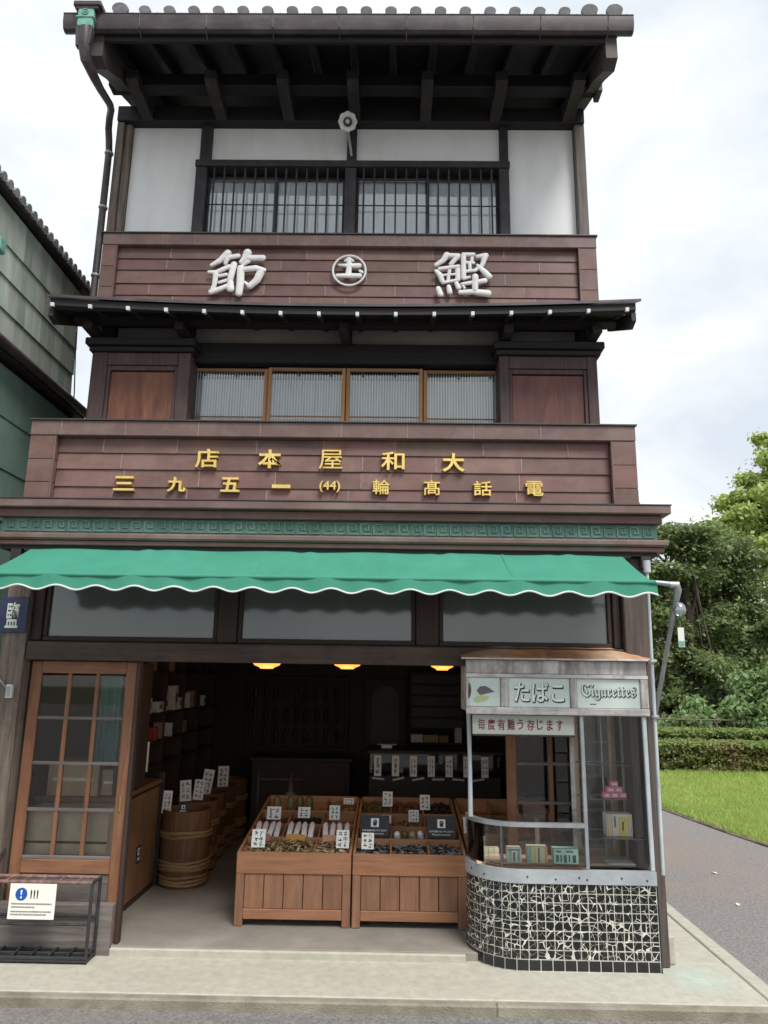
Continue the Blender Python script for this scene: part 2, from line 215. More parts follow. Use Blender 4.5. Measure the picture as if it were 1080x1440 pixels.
# ------------------------------------------------------------------ mesh helpers
class MB:
    def __init__(s): s.v = []; s.f = []; s.T = None
    def add(s, vs, fs):
        n = len(s.v)
        if s.T is not None: vs = [tuple(s.T@Vector(p)) for p in vs]
        s.v += [tuple(p) for p in vs]; s.f += [tuple(i+n for i in f) for f in fs]; return s
    def box(s, x0, x1, y0, y1, z0, z1, c=0.004):
        x0, x1 = min(x0, x1), max(x0, x1); y0, y1 = min(y0, y1), max(y0, y1); z0, z1 = min(z0, z1), max(z0, z1)
        if not c:
            return s.add([(x, y, z) for x in (x0, x1) for y in (y0, y1) for z in (z0, z1)], [(0, 1, 3, 2), (4, 6, 7, 5), (0, 4, 5, 1), (2, 3, 7, 6), (0, 2, 6, 4), (1, 5, 7, 3)])
        c = min(c, .3*(x1-x0), .3*(y1-y0), .3*(z1-z0))
        cx, cy, cz = (x0+x1)/2, (y0+y1)/2, (z0+z1)/2; hx, hy, hz = (x1-x0)/2, (y1-y0)/2, (z1-z0)/2
        V = []; I = {}
        for sx in (-1, 1):
            for sy in (-1, 1):
                for sz in (-1, 1):
                    I[sx, sy, sz] = len(V)
                    V += [(cx+sx*hx, cy+sy*(hy-c), cz+sz*(hz-c)), (cx+sx*(hx-c), cy+sy*hy, cz+sz*(hz-c)), (cx+sx*(hx-c), cy+sy*(hy-c), cz+sz*hz)]
        F = []; q = ((-1, -1), (1, -1), (1, 1), (-1, 1))
        for sg in (-1, 1):
            F.append(tuple(I[sg, a, b] for a, b in q)); F.append(tuple(I[a, sg, b]+1 for a, b in q)); F.append(tuple(I[a, b, sg]+2 for a, b in q))
        for a in (-1, 1):
            for b in (-1, 1):
                F.append((I[a, b, -1], I[a, b, 1], I[a, b, 1]+1, I[a, b, -1]+1))
                F.append((I[a, -1, b], I[a, 1, b], I[a, 1, b]+2, I[a, -1, b]+2))
                F.append((I[-1, a, b]+1, I[1, a, b]+1, I[1, a, b]+2, I[-1, a, b]+2))
        for k, i in I.items(): F.append((i, i+1, i+2))
        return s.add(V, F)
    def tube(s, pts, r, n=10, cap=True):
        pts = [Vector(p) for p in pts]; rs = r if isinstance(r, (list, tuple)) else [r]*len(pts); V = []; F = []
        pu = None
        for i, p in enumerate(pts):
            d = (pts[min(i+1, len(pts)-1)]-pts[max(i-1, 0)]).normalized()
            if pu is None:
                u = d.cross(Vector((0, 0, 1)));  u = d.cross(Vector((1, 0, 0))) if u.length < .1 else u
            else: u = pu-d*pu.dot(d)
            u.normalize(); pu = u; v = d.cross(u)
            for k in range(n):
                a = 2*math.pi*k/n; V.append(p+(u*math.cos(a)+v*math.sin(a))*rs[i])
        for i in range(len(pts)-1):
            for k in range(n): F.append((i*n+k, i*n+(k+1) % n, (i+1)*n+(k+1) % n, (i+1)*n+k))
        if cap: F.append(tuple(range(n))[::-1]); F.append(tuple(range((len(pts)-1)*n, len(pts)*n)))
        return s.add(V, F)
    def lathe(s, prof, n=20, c=(0, 0, 0), cap=True, mod=None):
        V = []; F = []
        for r, z in prof:
            for k in range(n):
                a = 2*math.pi*k/n; q = r*(mod(k) if mod else 1); V.append((c[0]+q*math.cos(a), c[1]+q*math.sin(a), c[2]+z))
        for i in range(len(prof)-1):
            for k in range(n): F.append((i*n+k, i*n+(k+1) % n, (i+1)*n+(k+1) % n, (i+1)*n+k))
        if cap: F.append(tuple(range(n))[::-1]); F.append(tuple(range((len(prof)-1)*n, len(prof)*n)))
        return s.add(V, F)
    def prism(s, poly, y0, y1):       # polygon in XZ extruded along Y
        n = len(poly); V = [(x, y0, z) for x, z in poly]+[(x, y1, z) for x, z in poly]
        return s.add(V, [tuple(range(n)), tuple(range(n, 2*n))[::-1]]+[(i, i+n, (i+1) % n+n, (i+1) % n) for i in range(n)])
    def prism_x(s, poly, x0, x1):     # polygon in YZ extruded along X
        n = len(poly); V = [(x0, y, z) for y, z in poly]+[(x1, y, z) for y, z in poly]
        return s.add(V, [tuple(range(n)), tuple(range(n, 2*n))[::-1]]+[(i, i+n, (i+1) % n+n, (i+1) % n) for i in range(n)])
    def torus(s, c, R0, r, n=24, k=8, sq=1):
        V = []; F = []
        for i in range(n):
            a = 2*math.pi*i/n
            for j in range(k):
                b = 2*math.pi*j/k; q = R0+r*math.cos(b); V.append((c[0]+q*math.cos(a), c[1]+q*math.sin(a), c[2]+r*sq*math.sin(b)))
        for i in range(n):
            for j in range(k): F.append((i*k+j, ((i+1) % n)*k+j, ((i+1) % n)*k+(j+1) % k, i*k+(j+1) % k))
        return s.add(V, F)
    def mesh(s, name, smooth=False):
        me = bpy.data.meshes.new(name); me.from_pydata(s.v, [], s.f)
        bm = bmesh.new(); bm.from_mesh(me); bmesh.ops.recalc_face_normals(bm, faces=bm.faces); bm.to_mesh(me); bm.free()
        if smooth:
            me.polygons.foreach_set('use_smooth', [True]*len(me.polygons)); me.set_sharp_from_angle(angle=R(38))
        return me
WL = {}
def ob(name, data, material=None, parent=None, loc=None, rot=None, label=None, cat=None, group=None, kind=None):
    """data: MB or mesh. world-space meshes keep loc None; the parent's place is subtracted."""
    me = data.mesh(name) if isinstance(data, MB) else data
    o = bpy.data.objects.new(name, me); col.objects.link(o)
    if material and me is not None and not len(me.materials): me.materials.append(material)
    W = Vector(loc) if loc is not None else Vector((0, 0, 0)); WL[o.name] = W
    if parent: o.parent = parent; o.location = W-WL[parent.name]
    else: o.location = W
    if rot: o.rotation_euler = rot
    if label: o['label'] = label
    if cat: o['category'] = cat
    if group: o['group'] = group
    if kind: o['kind'] = kind
    return o
def sm(mb, name): return mb.mesh(name, True)
def thing(name, loc, label, cat, group=None): return ob(name, None, None, None, loc, None, label, cat, group)
def B(x0, x1, y0, y1, z0, z1, c=.004): return MB().box(x0, x1, y0, y1, z0, z1, c)

FC = {}
def glyph(s, extr=.03, bev=.015, off=0., res=1):
    k = (s, extr, bev, off)
    if k in FC: return FC[k]
    cu = bpy.data.curves.new('glyph', 'FONT'); cu.body = s; cu.size = 1; cu.extrude = extr; cu.bevel_depth = bev; cu.bevel_resolution = res; cu.offset = off; cu.resolution_u = 3; cu.align_x = 'LEFT'
    o = bpy.data.objects.new('glyph', cu); col.objects.link(o); dg = bpy.context.evaluated_depsgraph_get(); dg.update()
    me = bpy.data.meshes.new_from_object(o.evaluated_get(dg)); bpy.data.objects.remove(o)
    v = np.zeros(len(me.vertices)*3); me.vertices.foreach_get('co', v); v = v.reshape(-1, 3)
    f = [tuple(p.vertices) for p in me.polygons]; bpy.data.meshes.remove(me); FC[k] = (v, f); return v, f
def text_mb(s, x0, x1, z0, z1, y, depth=.01, bev=.015, off=0., keep=True, extr=.03):
    """glyphs standing in the XZ plane facing -Y, fitted to the box"""
    v, f = glyph(s, extr, bev, off); lo = v.min(0); hi = v.max(0); sz = np.maximum(hi-lo, 1e-6)
    q = (v-lo)/sz; m_ = MB()
    m_.add([(x0+a*(x1-x0), y-c*depth, z0+b*(z1-z0)) for a, b, c in q], f); return m_
def stroke(mb, pts, wd, y, dep=.6):
    """rounded brush stroke: pts [(x,z)], wd half widths"""
    P = []; W = []
    for i in range(len(pts)-1):
        for t in np.linspace(0, 1, 5)[(0 if i == 0 else 1):]:
            P.append(Vector((pts[i][0]*(1-t)+pts[i+1][0]*t, pts[i][1]*(1-t)+pts[i+1][1]*t))); W.append(wd[i]*(1-t)+wd[i+1]*t)
    d0 = (P[1]-P[0]).normalized(); d1 = (P[-1]-P[-2]).normalized()
    A = [(P[0]-d0*W[0]*math.cos(a)*.9, W[0]*math.sin(a)) for a in (.25, .6, 1.05)]; Z = [(P[-1]+d1*W[-1]*math.cos(a)*.9, W[-1]*math.sin(a)) for a in (1.05, .6, .25)]
    Q = A+list(zip(P, W))+Z; V = []; F = []; n = 10
    for i, (p, r) in enumerate(Q):
        d = (Q[min(i+1, len(Q)-1)][0]-Q[max(i-1, 0)][0]).normalized(); nn = Vector((-d.y, d.x))
        for k in range(n):
            a = 2*math.pi*k/n; V.append((p.x+nn.x*math.cos(a)*r, y-math.sin(a)*r*dep, p.y+nn.y*math.cos(a)*r))
    for i in range(len(Q)-1):
        for k in range(n): F.append((i*n+k, i*n+(k+1) % n, (i+1)*n+(k+1) % n, (i+1)*n+k))
    F.append(tuple(range(n))); F.append(tuple(range((len(Q)-1)*n, len(Q)*n))); mb.add(V, F)
# ====PART2====
# ------------------------------------------------------------------ ground, road, pavement, path, lawn
def flat(x0, x1, y0, y1, z, nx=1, ny=1):
    V = [(x0+(x1-x0)*i/nx, y0+(y1-y0)*j/ny, z) for j in range(ny+1) for i in range(nx+1)]
    return MB().add(V, [(j*(nx+1)+i, j*(nx+1)+i+1, (j+1)*(nx+1)+i+1, (j+1)*(nx+1)+i) for j in range(ny) for i in range(nx)])
asphalt = mat('asphalt', (.26, .245, .235), (.12, .112, .11), (55, 55, 55), .92, bump=.7, bscale=160, dirt=(.25, .215, .18), dirt_amt=.6, dscale=.5, rnd=0)
asphalt2 = mat('path_asphalt', (.29, .27, .262), (.145, .135, .133), (50, 50, 50), .92, bump=.7, bscale=150, dirt=(.30, .22, .165), dirt_amt=.75, dscale=.45, rnd=0)
soil = mat('soil', (.11, .10, .05), (.07, .07, .035), (1, 1, 1), .95, bump=.4, rnd=0)
turf = mat('lawn_turf', (.30, .38, .10), (.24, .32, .08), (1.2, 1.2, 1.2), .95, bump=.5, bscale=60, dirt=(.36, .39, .14), dirt_amt=.6, dscale=.7, rnd=0)
ob('ground', flat(-400, 400, -100, 900, -.14, 4, 4), soil, kind='structure')
ob('road', flat(-60, 60, -40, -.6, -.064), asphalt, kind='structure')
pth = MB().add([(2.2, -.72, -.060), (5.2, -.72, -.060), (4.45, 3.2, -.060), (4.0, 6.6, -.060), (3.6, 14, -.060), (2.2, 14, -.060)], [(0, 1, 2, 3, 4, 5)])
ob('path', pth, asphalt2, kind='structure')
pv = MB().box(-30, 2.18, -.6, .0, -.14, 0, .006); ob('pavement', pv, concrete, kind='structure')
ps = MB().box(1.805, 2.18, .004, 7, -.14, -.002, .006); ob('pavement', ps, concrete, kind='structure')
stain = bpy.data.materials.new('mint_paint_stain'); stain.use_nodes = True
_t = stain.node_tree; _N = _t.nodes; _L = _t.links; _b = _N['Principled BSDF']; _b.inputs['Base Color'].default_value = (.58, .70, .62, 1); _b.inputs['Roughness'].default_value = .9
_g = _N.new('ShaderNodeTexCoord'); _gr = _N.new('ShaderNodeTexGradient'); _gr.gradient_type = 'SPHERICAL'; _mp = _N.new('ShaderNodeMapping'); _mp.inputs['Scale'].default_value = (3.2, 2.6, 1); _L.new(_g.outputs['Object'], _mp.inputs['Vector']); _L.new(_mp.outputs[0], _gr.inputs['Vector'])
_n = _N.new('ShaderNodeTexNoise'); _n.inputs['Scale'].default_value = 9; _n.inputs['Detail'].default_value = 7; _L.new(_g.outputs['Object'], _n.inputs['Vector'])
_m = _N.new('ShaderNodeMath'); _m.operation = 'MULTIPLY'; _L.new(_gr.outputs['Fac'], _m.inputs[0]); _L.new(_n.outputs['Fac'], _m.inputs[1]); _r = _N.new('ShaderNodeMapRange'); _r.inputs[1].default_value = .1; _r.inputs[2].default_value = .5; _r.inputs[4].default_value = .5; _L.new(_m.outputs[0], _r.inputs[0]); _L.new(_r.outputs[0], _b.inputs['Alpha'])
ob('paint_stain', flat(-.3, .3, -.34, .34, 0), stain, bpy.data.objects['pavement'], loc=(1.90, -.24, .0025))
kb = ob('kerb', None, None, None, (0, 0, 0)); kb['kind'] = 'structure'
x = 2.31
while x > -9:
    l = 3.4 if x < 2 else 1.7
    ob('kerb_stone', B(x-l+.001, x, -.665, -.602, -.14, -.004+random.uniform(-.001, .001), .01), kerb_m, kb); x -= l
for i in range(7):
    ob('kerb_stone', B(2.19+.002, 2.30, -.6+i*.9, -.6+(i+1)*.9-.006, -.14, -.003, .008), concrete, kb)
# lawn with edging stones
lw = MB().add([(4.62, 2.5, -.06), (40, 2.5, -.06), (40, 12.5, -.06), (3.55, 12.5, -.06), (4.08, 6.5, -.06), (4.40, 4.0, -.06)], [(0, 1, 2, 3, 4, 5)])
ob('lawn', lw, turf, kind='structure')
le = ob('lawn_edging', None, None, None, (0, 0, 0)); le['kind'] = 'structure'
pts = [(4.75, 1.8), (4.5, 3.0), (4.22, 4.6), (4.0, 6.3), (3.8, 8.2), (3.6, 10.4), (3.4, 12.6)]
for (ax, ay), (bx, by) in zip(pts, pts[1:]):
    d = Vector((bx-ax, by-ay)); k = max(1, round(d.length/.62)); an = math.atan2(d.y, d.x)
    for i in range(k):
        c = Vector((ax, ay))+d*((i+.5)/k); h = d.length/k/2-.006
        M_ = MB(); M_.T = Matrix.Translation((c.x, c.y, -.07))@Matrix.Rotation(an, 4, 'Z'); M_.box(-h-.004, h+.004, -.028, .028, -.08, .035+random.uniform(-.006, .006), .01); ob('edging_stone', M_, mat('edging_stone', (.20, .16, .12), (.11, .085, .065), (9, 9, 9), .95, bump=.5), le)
def blades(n, fn, hmin, hmax, wd):
    xy = fn(n); n = len(xy); a = rng.uniform(0, 6.283, n); h = rng.uniform(hmin, hmax, n); t = rng.normal(0, .35, (n, 2))*h[:, None]
    ww = wd*(1+.12*np.maximum(0, xy[:, 1]-2)); dx = np.cos(a)*ww; dy = np.sin(a)*ww
    V = np.empty((n, 3, 3)); V[:, 0] = np.c_[xy[:, 0]-dx, xy[:, 1]-dy, np.full(n, -.062)]; V[:, 1] = np.c_[xy[:, 0]+dx, xy[:, 1]+dy, np.full(n, -.062)]; V[:, 2] = np.c_[xy[:, 0]+t[:, 0], xy[:, 1]+t[:, 1], -.06+h]
    me = bpy.data.meshes.new('grass'); me.from_pydata(V.reshape(-1, 3).tolist(), [], np.arange(n*3).reshape(-1, 3).tolist()); return me
def lawn_pts(n):
    y = 2.5+9*rng.random(n)**1.2; xl = np.interp(y, [p[1] for p in pts], [p[0] for p in pts])+.06; return np.c_[xl+rng.random(n)*(2+y*.65), y]
ob('lawn_grass', blades(110000, lawn_pts, .03, .085, .0045), grass_m, label='short bright green lawn grass beside the path', cat='grass', kind='stuff')

# ------------------------------------------------------------------ the shop building
S = thing('shop_building', (-.465, 0, 0), 'three-storey wooden shop clad in brown copper with gold lettering', 'building')
def P_(name, mb, m, parent=S, **k): return ob(name, mb, m, parent, **k)
XL, XR = -2.735, 1.795
# shell and room
sidewall = wood('weathered_side_boards', (.11, .085, .07), (.05, .038, .032), 'x', 30, .85)
P_('side_wall', B(XL+.005, XL+.05, .12, 6.5, 0, 2.98, 0), sidewall); P_('side_wall', B(XR-.05, XR-.005, .12, 6.5, 0, 2.98, 0), sidewall)
P_('side_wall', B(-2.69, -2.64, .99, 6.5, 2.98, 7.15, 0), sidewall); P_('side_wall', B(1.72, 1.77, .99, 6.5, 2.98, 7.15, 0), sidewall)
P_('rear_wall', B(-2.62, 1.71, 6.45, 6.5, 0, 7.15, 0), sidewall)
P_('balcony_roof', B(XL+.01, XR-.01, .12, .98, 2.985, 3.02, 0), gutter_m)
P_('shop_floor', B(-2.60, 1.70, -.02, 4.3, -.12, .05, .004), floor_m)
P_('step', B(-1.80, .50, -.055, -.022, -.1, .046, .008), concrete)
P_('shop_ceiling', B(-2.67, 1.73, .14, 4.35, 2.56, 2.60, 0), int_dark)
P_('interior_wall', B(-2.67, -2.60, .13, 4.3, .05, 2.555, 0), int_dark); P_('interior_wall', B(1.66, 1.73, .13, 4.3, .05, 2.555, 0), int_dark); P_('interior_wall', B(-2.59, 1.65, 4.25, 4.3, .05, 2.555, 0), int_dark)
# ground floor timber
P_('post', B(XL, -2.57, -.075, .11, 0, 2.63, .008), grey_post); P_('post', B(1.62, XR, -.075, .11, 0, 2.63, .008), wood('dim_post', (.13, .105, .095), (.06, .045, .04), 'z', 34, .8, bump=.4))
P_('lintel_beam', B(-2.565, 1.615, -.06, .10, 1.86, 1.99, .008), beam_m)
P_('upper_beam', B(-2.565, 1.615, -.03, .10, 2.575, 2.655, .006), beam_m)
for a, b in ((-2.565, -2.49), (-1.24, -1.10), (.17, .33), (1.56, 1.615)): P_('transom_post', B(a, b, -.02, .09, 1.995, 2.573, .006), post_brown)
for a, b in ((-2.487, -1.243), (-1.097, .167), (.333, 1.557)):
    wn = P_('transom_window', MB().box(a, b, .0, .05, 1.995, 2.03).box(a, b, .0, .05, 2.55, 2.572).box(a, a+.03, .0, .05, 2.031, 2.549).box(b-.03, b, .0, .05, 2.031, 2.549), post_brown)
    P_('pane', B(a+.031, b-.031, .022, .028, 2.031, 2.549, 0), G_frost, wn)
    P_('backing_board', B(a, b, .11, .125, 1.995, 2.54, 0), mat('pale_backing', (.13, .135, .13), (.05, .055, .052), (1.2, 1.2, 5), .9, bump=0), wn)
P_('right_stone_block', B(1.80, 1.85, -.02, .14, -.001, .17, .01), concrete)
# cornice with key-pattern band
CZ = S
co = P_('cornice', MB().box(-2.895, 1.955, -.205, .02, 2.925, 2.985, .006), copper_trim)
P_('moulding', B(-2.845, 1.905, -.155, .02, 2.862, 2.923, .006), copper, co)
P_('fret_band', B(-2.815, 1.875, -.12, .02, 2.745, 2.861, .003), green_copper, co)
P_('moulding', B(-2.875, 1.935, -.178, .02, 2.697, 2.744, .012), copper_trim, co)
P_('moulding', B(-2.85, 1.91, -.15, .02, 2.66, 2.696, .006), copper, co)
P_('soffit', B(-2.80, 1.86, -.13, .02, 2.632, 2.659, 0), soffit_m, co)
P_('drip_cap', B(-2.90, 1.96, -.21, .0, 2.9855, 2.993, 0), gutter_m, co)
for xb in (-2.68, -2.50, 1.60, 1.78): P_('bracket', B(xb-.035, xb+.035, -.14, -.08, 2.55, 2.631, .004), dark_wood_y, co)
key = MB(); t = .0125; hgt = .084
key.box(0, t, -.006, 0, 0, hgt, .002); key.box(t, .066, -.006, 0, hgt-t, hgt, .002); key.box(.066-t, .066, -.006, 0, .028, hgt-t, .002); key.box(.030, .066-t, -.006, 0, .028, .028+t, .002); key.box(t, .084, -.006, 0, 0, t, .002); key.box(.030, .030+t, -.006, 0, .028+t, .052, .002)
kme = key.mesh('fret_key')
for i in range(51): ob('fret_key', kme, green_relief, co, loc=(-2.79+i*.0912, -.1205, 2.762))
# signboards: copper sheets in rows
def signboard(name, x0, x1, ix0, ix1, yf, yr, rows, ztop, zrail, n_seed, rail_seams):
    rnd = random.Random(n_seed)
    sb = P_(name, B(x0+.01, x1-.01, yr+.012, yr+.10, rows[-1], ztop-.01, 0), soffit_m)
    P_('top_rail', B(x0, x1, yf, yr+.11, zrail, ztop, .005), copper_trim, sb)
    P_('rail_cap', B(x0-.012, x1+.012, yf-.014, yr+.115, ztop+.0005, ztop+.010, 0), gutter_m, sb)
    for a, b in ((x0, ix0), (ix1, x1)):
        zs = [zrail-.002, zrail-(zrail-rows[-1])*.36, zrail-(zrail-rows[-1])*.7, rows[-1]]
        for q in range(3): P_('corner_sheet', B(a+.002, b-.002, yf+.006, yr+.11, zs[q+1]+.003, zs[q], .003), copper, sb)
    P_('bead', B(ix0-.012, ix0, yf+.0, yf+.02, rows[-1], zrail-.003, .003), copper_trim, sb); P_('bead', B(ix1, ix1+.012, yf+.0, yf+.02, rows[-1], zrail-.003, .003), copper_trim, sb)
    seams = MB()
    for r in range(len(rows)-1):
        x = ix0+.002; first = rnd.uniform(.25, .62)
        while x < ix1-.01:
            e = min(ix1-.002, x+(first or rnd.uniform(.5, .66))); first = None
            if ix1-e < .15: e = ix1-.002
            za, zb = rows[r], rows[r+1]; d = rnd.uniform(0, .003)
            q = MB().prism_x([(yr-.002, za), (yr+.010, za), (yr+.010, zb+.003), (yr-.010-d, zb+.003), (yr-.010-d, zb+.009)], x+.0015, e-.0015)
            P_('copper_sheet', q, copper, sb)
            if e < ix1-.05: seams.prism_x([(yr-.004, za-.004), (yr+.008, za-.004), (yr+.008, zb+.006), (yr-.0135-d, zb+.006), (yr-.0135-d, zb+.012)], e-.004, e+.004)
            x = e
    for i in range(rail_seams):
        xs = x0+.18+(x1-x0-.3)*(i+rnd.uniform(-.12, .12))/rail_seams; seams.box(xs-.003, xs+.003, yf-.0025, yf+.01, zrail+.004, ztop-.003, 0)
    P_('solder_seam', seams, seam_light, sb, kind='stuff'); return sb
low = signboard('signboard', XL, XR, -2.535, 1.608, -.035, .03, [3.512, 3.393, 3.265, 3.13, 2.995], 3.632, 3.515, 3, 8)
upb = signboard('signboard', -2.69, 1.812, -2.55, 1.645, .735, .79, [5.598, 5.483, 5.369, 5.234, 5.118, 5.0], 5.715, 5.60, 5, 12)
P_('sign_return', B(XL+.012, XL+.05, .15, .9, 2.995, 3.62, 0), copper, low); P_('sign_return', B(XR-.05, XR-.012, .15, .9, 2.995, 3.62, 0), copper, low)
# gold letters
row1 = [('店', -1.486, -1.311, 3.278, 3.427), ('本', -1.016, -.840, 3.280, 3.427), ('屋', -.559, -.385, 3.281, 3.428), ('和', -.097, .079, 3.277, 3.420), ('大', .358, .526, 3.268, 3.414)]
row2 = [('三', -2.08, -1.926, 3.096, 3.208), ('九', -1.682, -1.541, 3.09, 3.206), ('五', -1.285, -1.141, 3.095, 3.208), ('一', -.902, -.764, 3.128, 3.156), ('(44)', -.551, -.396, 3.10, 3.19), ('輪', -.157, -.029, 3.09, 3.204), ('髙', .221, .342, 3.089, 3.203), ('話', .588, .723, 3.088, 3.202), ('電', .971, 1.103, 3.092, 3.206)]
for ch, a, b, c, d in row1+row2:
    thin = ch in '(44)'
    P_('letter', sm(text_mb(ch, a, b, c, d, .028, .04, .010, .010 if thin else (.020 if ch in '本大九一三五' else .008), extr=.05) if ch != '屋' else text_mb(ch, a, b, c, d, .028, .04, .0, .0, extr=.05), 'letter'), gold, low)
# white brush letters on the upper board (strokes)
def zz(px, py, ox, oy, s, x0, x1, z0, z1, b):   # zoomed drawing units -> board metres
    return (x0+(px-b[0])/(b[2]-b[0])*(x1-x0), z1-(py-b[1])/(b[3]-b[1])*(z1-z0))
def brush(strokes, box, bb, name):
    mb = MB(); k = (box[1]-box[0])/(bb[2]-bb[0])
    for i, (ps_, ws) in enumerate(strokes):
        w_ = ws if isinstance(ws, (list, tuple)) else [ws]*len(ps_)
        stroke(mb, [zz(a, b, 0, 0, 1, *box, bb) for a, b in ps_], [q*k*.5 for q in w_], .742-.0017*(i % 5), .55)
    return P_(name, sm(mb, name), white_paint, upb)
setsu = [([(160, 380), (260, 320), (350, 220)], [45, 75, 95]), ([(330, 285), (480, 255)], [70, 60]), ([(350, 300), (330, 360)], [60, 50]), ([(590, 215), (560, 290), (520, 340)], [105, 80, 60]), ([(610, 285), (780, 285)], [75, 80]), ([(600, 320), (530, 385)], [75, 35]),
         ([(135, 470), (230, 475), (380, 395)], [40, 65, 60]), ([(225, 490), (215, 640), (190, 720)], [70, 60, 60]), ([(435, 370), (400, 570)], [80, 75]), ([(270, 525), (350, 505)], [45, 45]), ([(270, 605), (370, 570)], [42, 42]), ([(180, 730), (300, 680), (400, 635)], [70, 65, 60]), ([(405, 600), (410, 690)], [75, 95]),
         ([(520, 420), (525, 600), (515, 750)], [90, 95, 85]), ([(520, 440), (700, 420), (800, 445)], [70, 80, 60]), ([(765, 450), (720, 570), (640, 650)], [100, 95, 80]), ([(575, 595), (640, 655)], [30, 60])]
brush(setsu, (-1.711, -1.175, 5.078, 5.565), (118, 165, 828, 800), 'letter')
katsuo = [([(205, 370), (300, 310), (350, 235)], [60, 75, 90]), ([(340, 245), (500, 245)], [75, 65]), ([(490, 260), (400, 360)], [70, 60]), ([(205, 450), (255, 500), (290, 590)], [50, 75, 65]), ([(250, 425), (500, 390)], [55, 55]), ([(490, 395), (490, 560)], [70, 70]), ([(385, 420), (360, 590)], [50, 45]), ([(300, 505), (470, 490)], [36, 36]), ([(290, 605), (470, 570)], [45, 45]),
          ([(235, 680), (265, 760)], [70, 80]), ([(370, 650), (385, 725)], [60, 72]), ([(470, 605), (500, 665)], [60, 72]), ([(555, 640), (575, 670)], [36, 36]), ([(565, 235), (565, 545)], [70, 66]), ([(565, 235), (700, 232)], [60, 55]), ([(685, 235), (670, 330)], [46, 46]), ([(600, 335), (700, 340)], [46, 46]), ([(645, 350), (650, 450)], [46, 46]), ([(590, 455), (720, 440)], [46, 46]), ([(570, 550), (640, 530)], [46, 40]),
          ([(745, 255), (860, 240)], [55, 80]), ([(850, 245), (810, 370), (700, 445)], [80, 62, 40]), ([(745, 370), (830, 450), (900, 520)], [40, 80, 85]), ([(540, 620), (840, 575)], [45, 75]), ([(715, 520), (710, 690)], [85, 80]), ([(520, 725), (700, 715), (880, 735)], [70, 80, 100])]
brush(katsuo, (.343, .862, 5.088, 5.553), (185, 195, 935, 805), 'letter')
cx_, cz_ = -.4255, 5.359
em = MB(); em.T = Matrix.Translation((cx_, .745, cz_))@Matrix.Rotation(R(90), 4, 'X'); em.torus((0, 0, 0), .148, .0105, 48, 8)
emb = P_('emblem_ring', sm(em, 'ring'), white_paint, upb)
tsu = [([(540, 300), (545, 470), (535, 620)], [110, 110, 120]), ([(350, 415), (480, 425), (740, 430)], [50, 80, 115]), ([(320, 640), (540, 640), (755, 640)], [80, 105, 105]), ([(760, 540), (805, 570)], [60, 60]), ([(460, 340), (540, 285), (630, 340)], [40, 70, 40])]
brush(tsu, (-.583+.013, -.268-.013, 5.215+.02, 5.503-.012), (240, 250, 862, 785), 'letter')

# ---- second floor
P_('wall', B(-2.62, 1.70, .93, .98, 3.03, 4.85, 0), dark_wood_z)
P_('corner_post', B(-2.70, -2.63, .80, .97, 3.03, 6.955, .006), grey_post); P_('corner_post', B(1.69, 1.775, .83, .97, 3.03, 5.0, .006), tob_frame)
P_('header_beam', B(-1.83, .955, .77, .925, 4.47, 4.655, .006), dark_wood_x)
for a, b in ((-1.81, -.487), (-.39, .93)): P_('plaster_panel', B(a, b, .875, .925, 4.66, 4.84, 0), plaster_shade)
for a, b in ((-2.52, -1.92), (1.02, 1.62)): P_('plaster_panel', B(a, b, .875, .925, 4.70, 4.84, 0), plaster_shade)
for a in (-2.58, -1.865, -.4385, .98, 1.66): P_('strut', B(a-.045, a+.045, .78, .925, 4.66, 4.87, .005), dark_wood_z)
P_('window_sill', B(-1.83, .955, .80, .93, 3.80, 3.845, .005), honey_x)
edges = [-1.815, -1.13, -.435, .249, .936]
for i in range(4):
    a, b = edges[i]+.004, edges[i+1]-.004; y = .835 if i in (1, 2) else .865
    wn = P_('window', None, None)
    for p in (a, b-.032): P_('stile', B(p, p+.032, y, y+.028, 3.847, 4.455), honey_z, wn)
    for p, q in ((4.425, 4.455), (3.847, 3.885)): P_('sash_rail', B(a+.033, b-.033, y, y+.028, p, q), honey_x, wn)
    P_('muntin', B(a+.033, b-.033, y+.006, y+.016, 3.995, 4.005, 0), honey_x, wn)
    P_('pane', B(a+.033, b-.033, y+.009, y+.013, 3.886, 4.424, 0), G_dark, wn)
    sl_ = MB(); n = 26
    for k in range(n):
        xx = a+.04+(b-a-.08)*k/(n-1); sl_.box(xx-.0045, xx+.0045, .9005, .904, 3.86, 4.43, 0)
    P_('slat_blind', sl_, blind, wn, kind='stuff')
    P_('blind_back', B(a+.02, b-.02, .912, .918, 3.86, 4.365, 0), mat('grey_curtain', (.50, .53, .57), (.27, .30, .33), (30, 30, 2), .9, bump=.2), wn)
# shutter boxes
for (a, b, p0, p1, pm) in ((-2.625, -1.775, -2.497, -1.882, tob_panel), (.897, 1.737, .978, 1.65, tob_panel2)):
    sbx = P_('shutter_box', MB().box(a, p0, .65, .96, 3.03, 4.5).box(p1, b, .65, .96, 3.03, 4.5).box(p0+.001, p1-.001, .652, .96, 4.385, 4.498), tob_frame)
    P_('shutter_panel', B(p0+.03, p1-.03, .685, .72, 3.05, 4.335, .004), pm, sbx)
    P_('panel_frame', MB().box(p0+.001, p0+.029, .664, .70, 3.05, 4.383, .004).box(p1-.029, p1-.001, .664, .70, 3.05, 4.383, .004).box(p0+.03, p1-.03, .664, .70, 4.34, 4.383, .004), tob_frame, sbx)
    P_('cap_moulding', MB().box(a-.03, b+.03, .62, .97, 4.501, 4.545, .006).box(a-.055, b+.055, .58, .97, 4.546, 4.61, .008), dark_wood_x, sbx)
